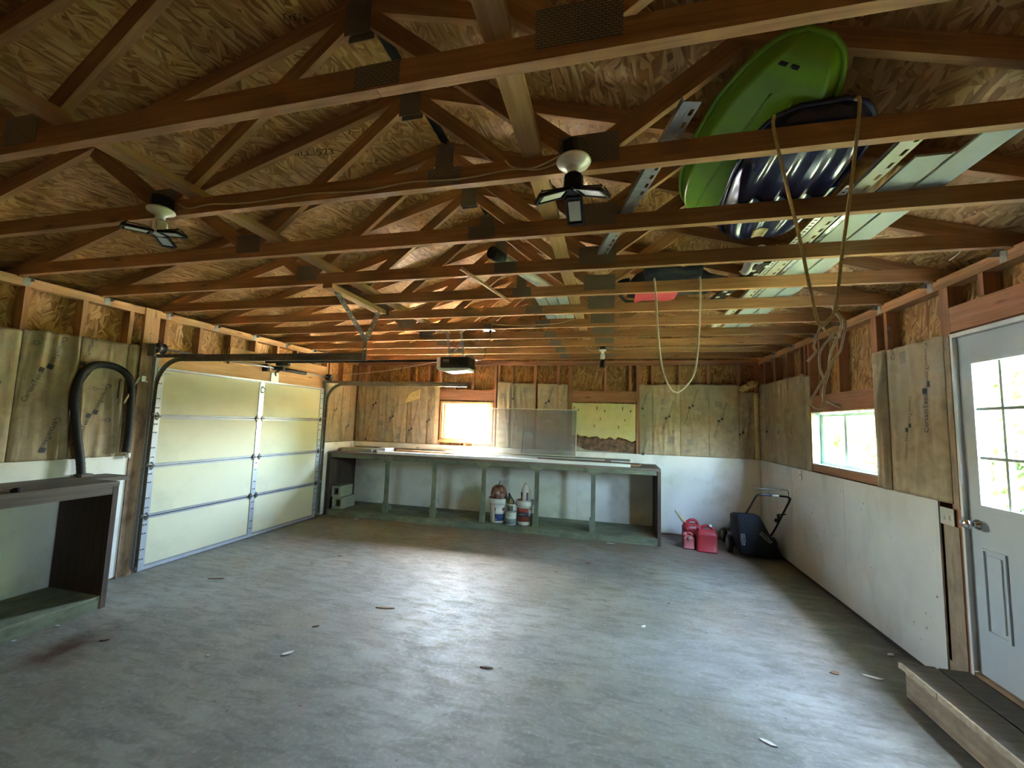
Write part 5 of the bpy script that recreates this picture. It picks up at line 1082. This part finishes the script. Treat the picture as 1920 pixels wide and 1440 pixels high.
# ------------------------------------------------------------------ lamps
def lamp(name, x, y, zt, droop, bodymat, label, rot=0, small=1.0):
    t = empty(name, (x, y, zt), label, 'lamp', 'ceiling lamps'); T = Matrix.Translation((x, y, zt)); s = small
    part('junction_box', 'black_plastic', t, lambda q: q.lathe([(0, .0), (.052*s, 0), (.052*s, -.062), (0, -.062)], 8, T, False))
    part('porcelain_base', 'white_porcelain', t, lambda q: q.lathe([(.04, -.063), (.062*s, -.066), (.066*s, -.074), (.062*s, -.082), (.03*s, -.098), (.024*s, -.105), (.023*s, -.125), (0, -.125)], 28, T))
    part('bulb_body', bodymat, t, lambda q: q.lathe([(0, -.126), (.022*s, -.126), (.036*s, -.14), (.039*s, -.19), (.034*s, -.205), (.02*s, -.212), (0, -.212)], 10 if bodymat == 'black_plastic' else 20, T, bodymat != 'black_plastic'))
    for k in range(3):
        a = rot+math.radians(90+120*k); m = T @ Matrix.Translation((0, 0, -.200)) @ Matrix.Rotation(a, 4, 'Z') @ Matrix.Rotation(droop, 4, 'Y')
        wg = part('wing_frame', 'black_plastic', t, lambda q: (q.box(.03*s, .152*s, -.034*s, -.027*s, -.008, .006, m), q.box(.03*s, .152*s, .027*s, .034*s, -.008, .006, m), q.box(.145*s, .155*s, -.027*s, .027*s, -.008, .006, m), q.box(.024*s, .036*s, -.027*s, .027*s, -.008, .006, m), q.box(.036*s, .145*s, -.027*s, .027*s, .002, .006, m),
                    q.bar(m @ Vector((.152*s, -.03*s, .004)), m @ Vector((.128*s, -.012*s, .028)), .004, .004), q.bar(m @ Vector((.152*s, .03*s, .004)), m @ Vector((.128*s, .012*s, .028)), .004, .004), q.bar(m @ Vector((.128*s, 0, .028)), m @ Vector((.03*s, 0, .02)), .004, .004)))
        part('led_plate', 'led_panel', wg, lambda q: q.box(.046*s, .135*s, -.023*s, .023*s, -.005, .0015, m))
    return t
lamp('ceiling_lamp', -.165, 1.665, 2.862, math.radians(24), 'black_plastic', 'black three-winged lamp with drooping wings and white base', 0, 1.12)
lamp('ceiling_lamp', -2.42, 1.665, 2.855, math.radians(6), 'white_plastic', 'three-winged lamp with flat spread wings and white body', .6)
lamp('ceiling_lamp', -.136, 6.322, 2.885, math.radians(80), 'white_plastic', 'small lamp with folded wings near the back wall', .5, .9)
tag(part('light_cable', 'romex', None, lambda q: q.tube(smooth_path([(-2.37, 1.714, 2.845), (-2.3, 1.7175, 2.812), (-2.15, 1.7175, 2.822), (-1.9, 1.7175, 2.806), (-1.5, 1.7175, 2.816), (-1.2, 1.7175, 2.800), (-.95, 1.7175, 2.818), (-.7, 1.7175, 2.805), (-.45, 1.7175, 2.822), (-.33, 1.7175, 2.808), (-.25, 1.71, 2.82), (-.215, 1.69, 2.84)], 6), .0042, 6)), 'tan cable stapled along the truss between the two winged lamps', 'cable')
tag(part('light_cable', 'romex', None, lambda q: q.tube(smooth_path([(-.48, 1.7175, 2.868), (-.44, 1.7175, 2.83), (-.36, 1.7165, 2.815), (-.27, 1.708, 2.835), (-.21, 1.69, 2.852)], 6), .0042, 6)), 'short tan cable curling into the black winged lamp', 'cable')
tag(part('light_cable', 'romex', None, lambda q: q.tube(smooth_path([(-.38, 6.37, 2.866), (-.33, 6.372, 2.83), (-.24, 6.37, 2.82), (-.18, 6.35, 2.85)], 6), .005, 6)), 'short cable loop dipping into the small back lamp', 'cable')
tag(part('light_cable', 'romex', None, lambda q: q.tube(smooth_path([(-.09, 6.35, 2.85), (.1, 6.372, 2.838), (.5, 6.373, 2.845), (1.1, 6.373, 2.838), (1.8, 6.373, 2.845), (2.1, 6.373, 2.862)], 6), .005, 6)), 'pale cable stapled along the rearmost truss toward the side wall', 'cable')
tag(part('light_cable', 'romex', None, lambda q: q.tube(smooth_path([(-1.38, 4.614, ZC+.05), (-1.2, 4.625, ZC+.035), (-.9, 4.627, ZC+.03), (-.6, 4.627, ZC+.045), (-.42, 4.627, ZT)], 6), .0045, 6)), 'pale cable running from the outlet box to the runner board', 'cable')
for k, (p, lab) in enumerate(((((2.0, 2.9, 2.93), (2.1, 3.05, 2.84), (2.2, 3.3, 2.86)), 'thin stray wire at the eave above the entry door'), (((1.7, 4.05, 2.89), (1.95, 4.3, 2.86), (2.15, 4.7, 2.88)), 'thin stray wire at the eave above the slider window'))):
    tag(part('stray_wire', 'pipe_white', None, lambda q: q.tube(smooth_path(p, 6), .003, 5)), lab, 'wire')

# ------------------------------------------------------------------ wall fittings
ot = empty('outlet_plate', (XR-.012, 3.49, 1.08), 'double wall outlet plate beside the entry door', 'outlet')
part('plate', 'cream_vinyl', ot, lambda q: q.box(XR-.014, XR-.0085, 3.43, 3.552, 1.086, 1.2), bevel=.003)
part('receptacle', 'block_grey', ot, lambda q: [q.prism([(yy-.012, 1.12), (yy+.012, 1.12), (yy, 1.15)], XR-.0155, XR-.0142, TY) for yy in (3.468, 3.512)])
ot2 = empty('light_switch', (XR-.012, 5.73, 1.1), 'small white switch plate at the top of the wainscot under the slider window', 'switch')
part('plate', 'white_plastic', ot2, lambda q: q.box(XR-.019, XR-.0125, 5.70, 5.76, 1.11, 1.22), bevel=.002); part('toggle', 'white_plastic', ot2, lambda q: q.box(XR-.028, XR-.0192, 5.724, 5.736, 1.155, 1.175))

# ------------------------------------------------------------------ litter on the floor
def chip(x, y, ln, wd, rz, mat, label, th=.006, cat='litter'):
    r = random.Random(int(abs(x*1000+y*77))); m = Matrix.Translation((x, y, 0)) @ Matrix.Rotation(rz, 4, 'Z')
    P = [(-ln/2, 0), (-ln*.25, wd*r.uniform(.3, .6)), (ln*.1, wd*r.uniform(.3, .55)), (ln/2, wd*r.uniform(-.2, .2)), (ln*.2, -wd*r.uniform(.3, .6)), (-ln*.3, -wd*r.uniform(.3, .5))]
    tag(part('litter_chip', mat, None, lambda q: q.prism(P, .0, th, m)), label, cat)
for a in ((-1.948, 3.509, .17, .03, .2, 'leaf_chip', 'dark twig scrap on the floor in front of the overhead door centre'), (-2.22, 2.666, .09, .035, .9, 'paper_chip', 'pale curled chip on the near floor between bench and door'), (-.259, 5.332, .08, .05, .3, 'leaf_chip', 'brown leaf scrap on the floor before the bench end'),
          (-.82, 2.904, .09, .02, .1, 'leaf_chip', 'thin dark scrap at the middle of the near floor'), (.282, 3.848, .05, .03, 1.0, 'paper_chip', 'small pale chip on the floor ahead of the step'), (.841, 2.681, .09, .03, -.5, 'paper_chip', 'white splinter on the floor nearest the viewer'),
          (1.544, 3.545, .07, .04, .2, 'leaf_chip', 'brown scrap on the dark floor beside the step'), (1.776, 3.56, .13, .025, -.25, 'paper_chip', 'pale wood splinter just beside the step corner'), (-3.913, 3.588, .16, .03, .3, 'leaf_chip', 'dark twig on the floor before the near door edge'),
          (2.1, 3.952, .06, .03, .6, 'paper_chip', 'white flake at the foot of the specked wall'), (-2.714, 2.482, .025, .018, 0, 'paper_chip', 'tiny white crumb on the floor near the storage bench'), (-3.6, 2.43, .06, .02, .4, 'leaf_chip', 'dark speck of debris inside the rust stain'),
          (-4.12, 6.3, .1, .03, .1, 'paper_chip', 'pale strip on the floor under the bench corner near the blocks'), (.007, 6.3, .12, .02, .1, 'paper_chip', 'pale sliver against the bench plinth'), (-4.16, 2.471, .03, .03, 0, 'paper_chip', 'white crumb at the foot of the storage bench end'), (-4.17, 2.238, .035, .03, .5, 'paper_chip', 'larger white crumb farther along the storage bench foot'),
          (-.6, 4.9, .03, .02, .3, 'leaf_chip', 'dark crumb on the bright patch of floor'), (-2.3, 3.05, .05, .016, .7, 'leaf_chip', 'dark sliver left of the pale curled chip'), (-3.2, 4.6, .05, .02, .2, 'leaf_chip', 'brown crumb on the floor beside the overhead door'), (.55, 4.4, .04, .02, .9, 'leaf_chip', 'brown crumb on the floor toward the mower')):
    chip(*a)

# ------------------------------------------------------------------ outside: shrubs and trees beyond the side wall, extra trees added to cut sky light
def bush(name, x, y, R, H, trunk, seed, label, cat='tree'):
    r = random.Random(seed); t = empty(name, (x, y, -.202), label, cat, 'greenery beyond the side wall, some trees added'); b = MB()
    cl = [(x+r.gauss(0, .35)*R, y+r.gauss(0, .35)*R, trunk+r.uniform(.05, .95)**1.5*(H-trunk), R*r.uniform(.3, .55)) for _ in range(14)]
    for k in range(2600):
        cx, cy, cz, cr = r.choice(cl); d = Vector((r.gauss(0, 1), r.gauss(0, 1), r.gauss(0, 1))).normalized()*cr*r.uniform(.55, 1.0)
        p = Vector((cx, cy, cz))+d; s = r.uniform(.09, .2); e = Euler((r.uniform(0, 6), r.uniform(0, 6), r.uniform(0, 6))).to_matrix()
        if p.z < -.15: continue
        b._add([p+e @ Vector(q) for q in ((-s, 0, 0), (0, -s*.5, s*.15), (s, 0, 0), (0, s*.5, s*.15))], [(0, 1, 2, 3)])
    b.build('leaves', 'foliage', t)
    part('trunk', 'bark', t, lambda q: q.tube([(x, y, -.202), (x+.05, y+.03, trunk*.6), (x-.04, y, trunk+.4*(H-trunk))], [.14, .11, .06], 8))
for x, y, R_, H_, tr, sd_, lab in ((6.6, 3.6, 1.9, 6.2, .2, 11, 'leafy tree outside nearest the entry door'), (7.4, 6.4, 2.1, 6.5, .2, 1, 'leafy tree seen through the upper door lites'), (8.2, 9.4, 2.2, 6.6, .2, 2, 'wide leafy tree farther off past the door glass'), (6.9, 12.9, 1.7, 6.0, .1, 3, 'tree seen in the open pane of the slider window'), (9.5, 15.5, 2.6, 6.8, 1.0, 4, 'tall distant tree between the others'), (6.8, .6, 2.0, 6.2, .8, 7, 'leafy tree outside toward the front corner'), (10.8, 12.0, 2.6, 7.0, 1.0, 8, 'tall tree in the second row beyond the door'), (10.5, 7.4, 2.6, 7.0, 1.0, 9, 'broad tree in the second row behind the nearest one')):
    bush('tree', x, y, R_, H_, tr, sd_, lab)
bush('shrub', 7.9, 4.9, 1.0, 1.5, .1, 5, 'low shrub under the trees past the door', 'shrub'); bush('shrub', 7.6, 8.0, 1.1, 1.7, .1, 6, 'round shrub between two trees past the door', 'shrub'); bush('shrub', 8.6, 11.3, 1.2, 1.7, .1, 10, 'far shrub seen low in the slider window', 'shrub')
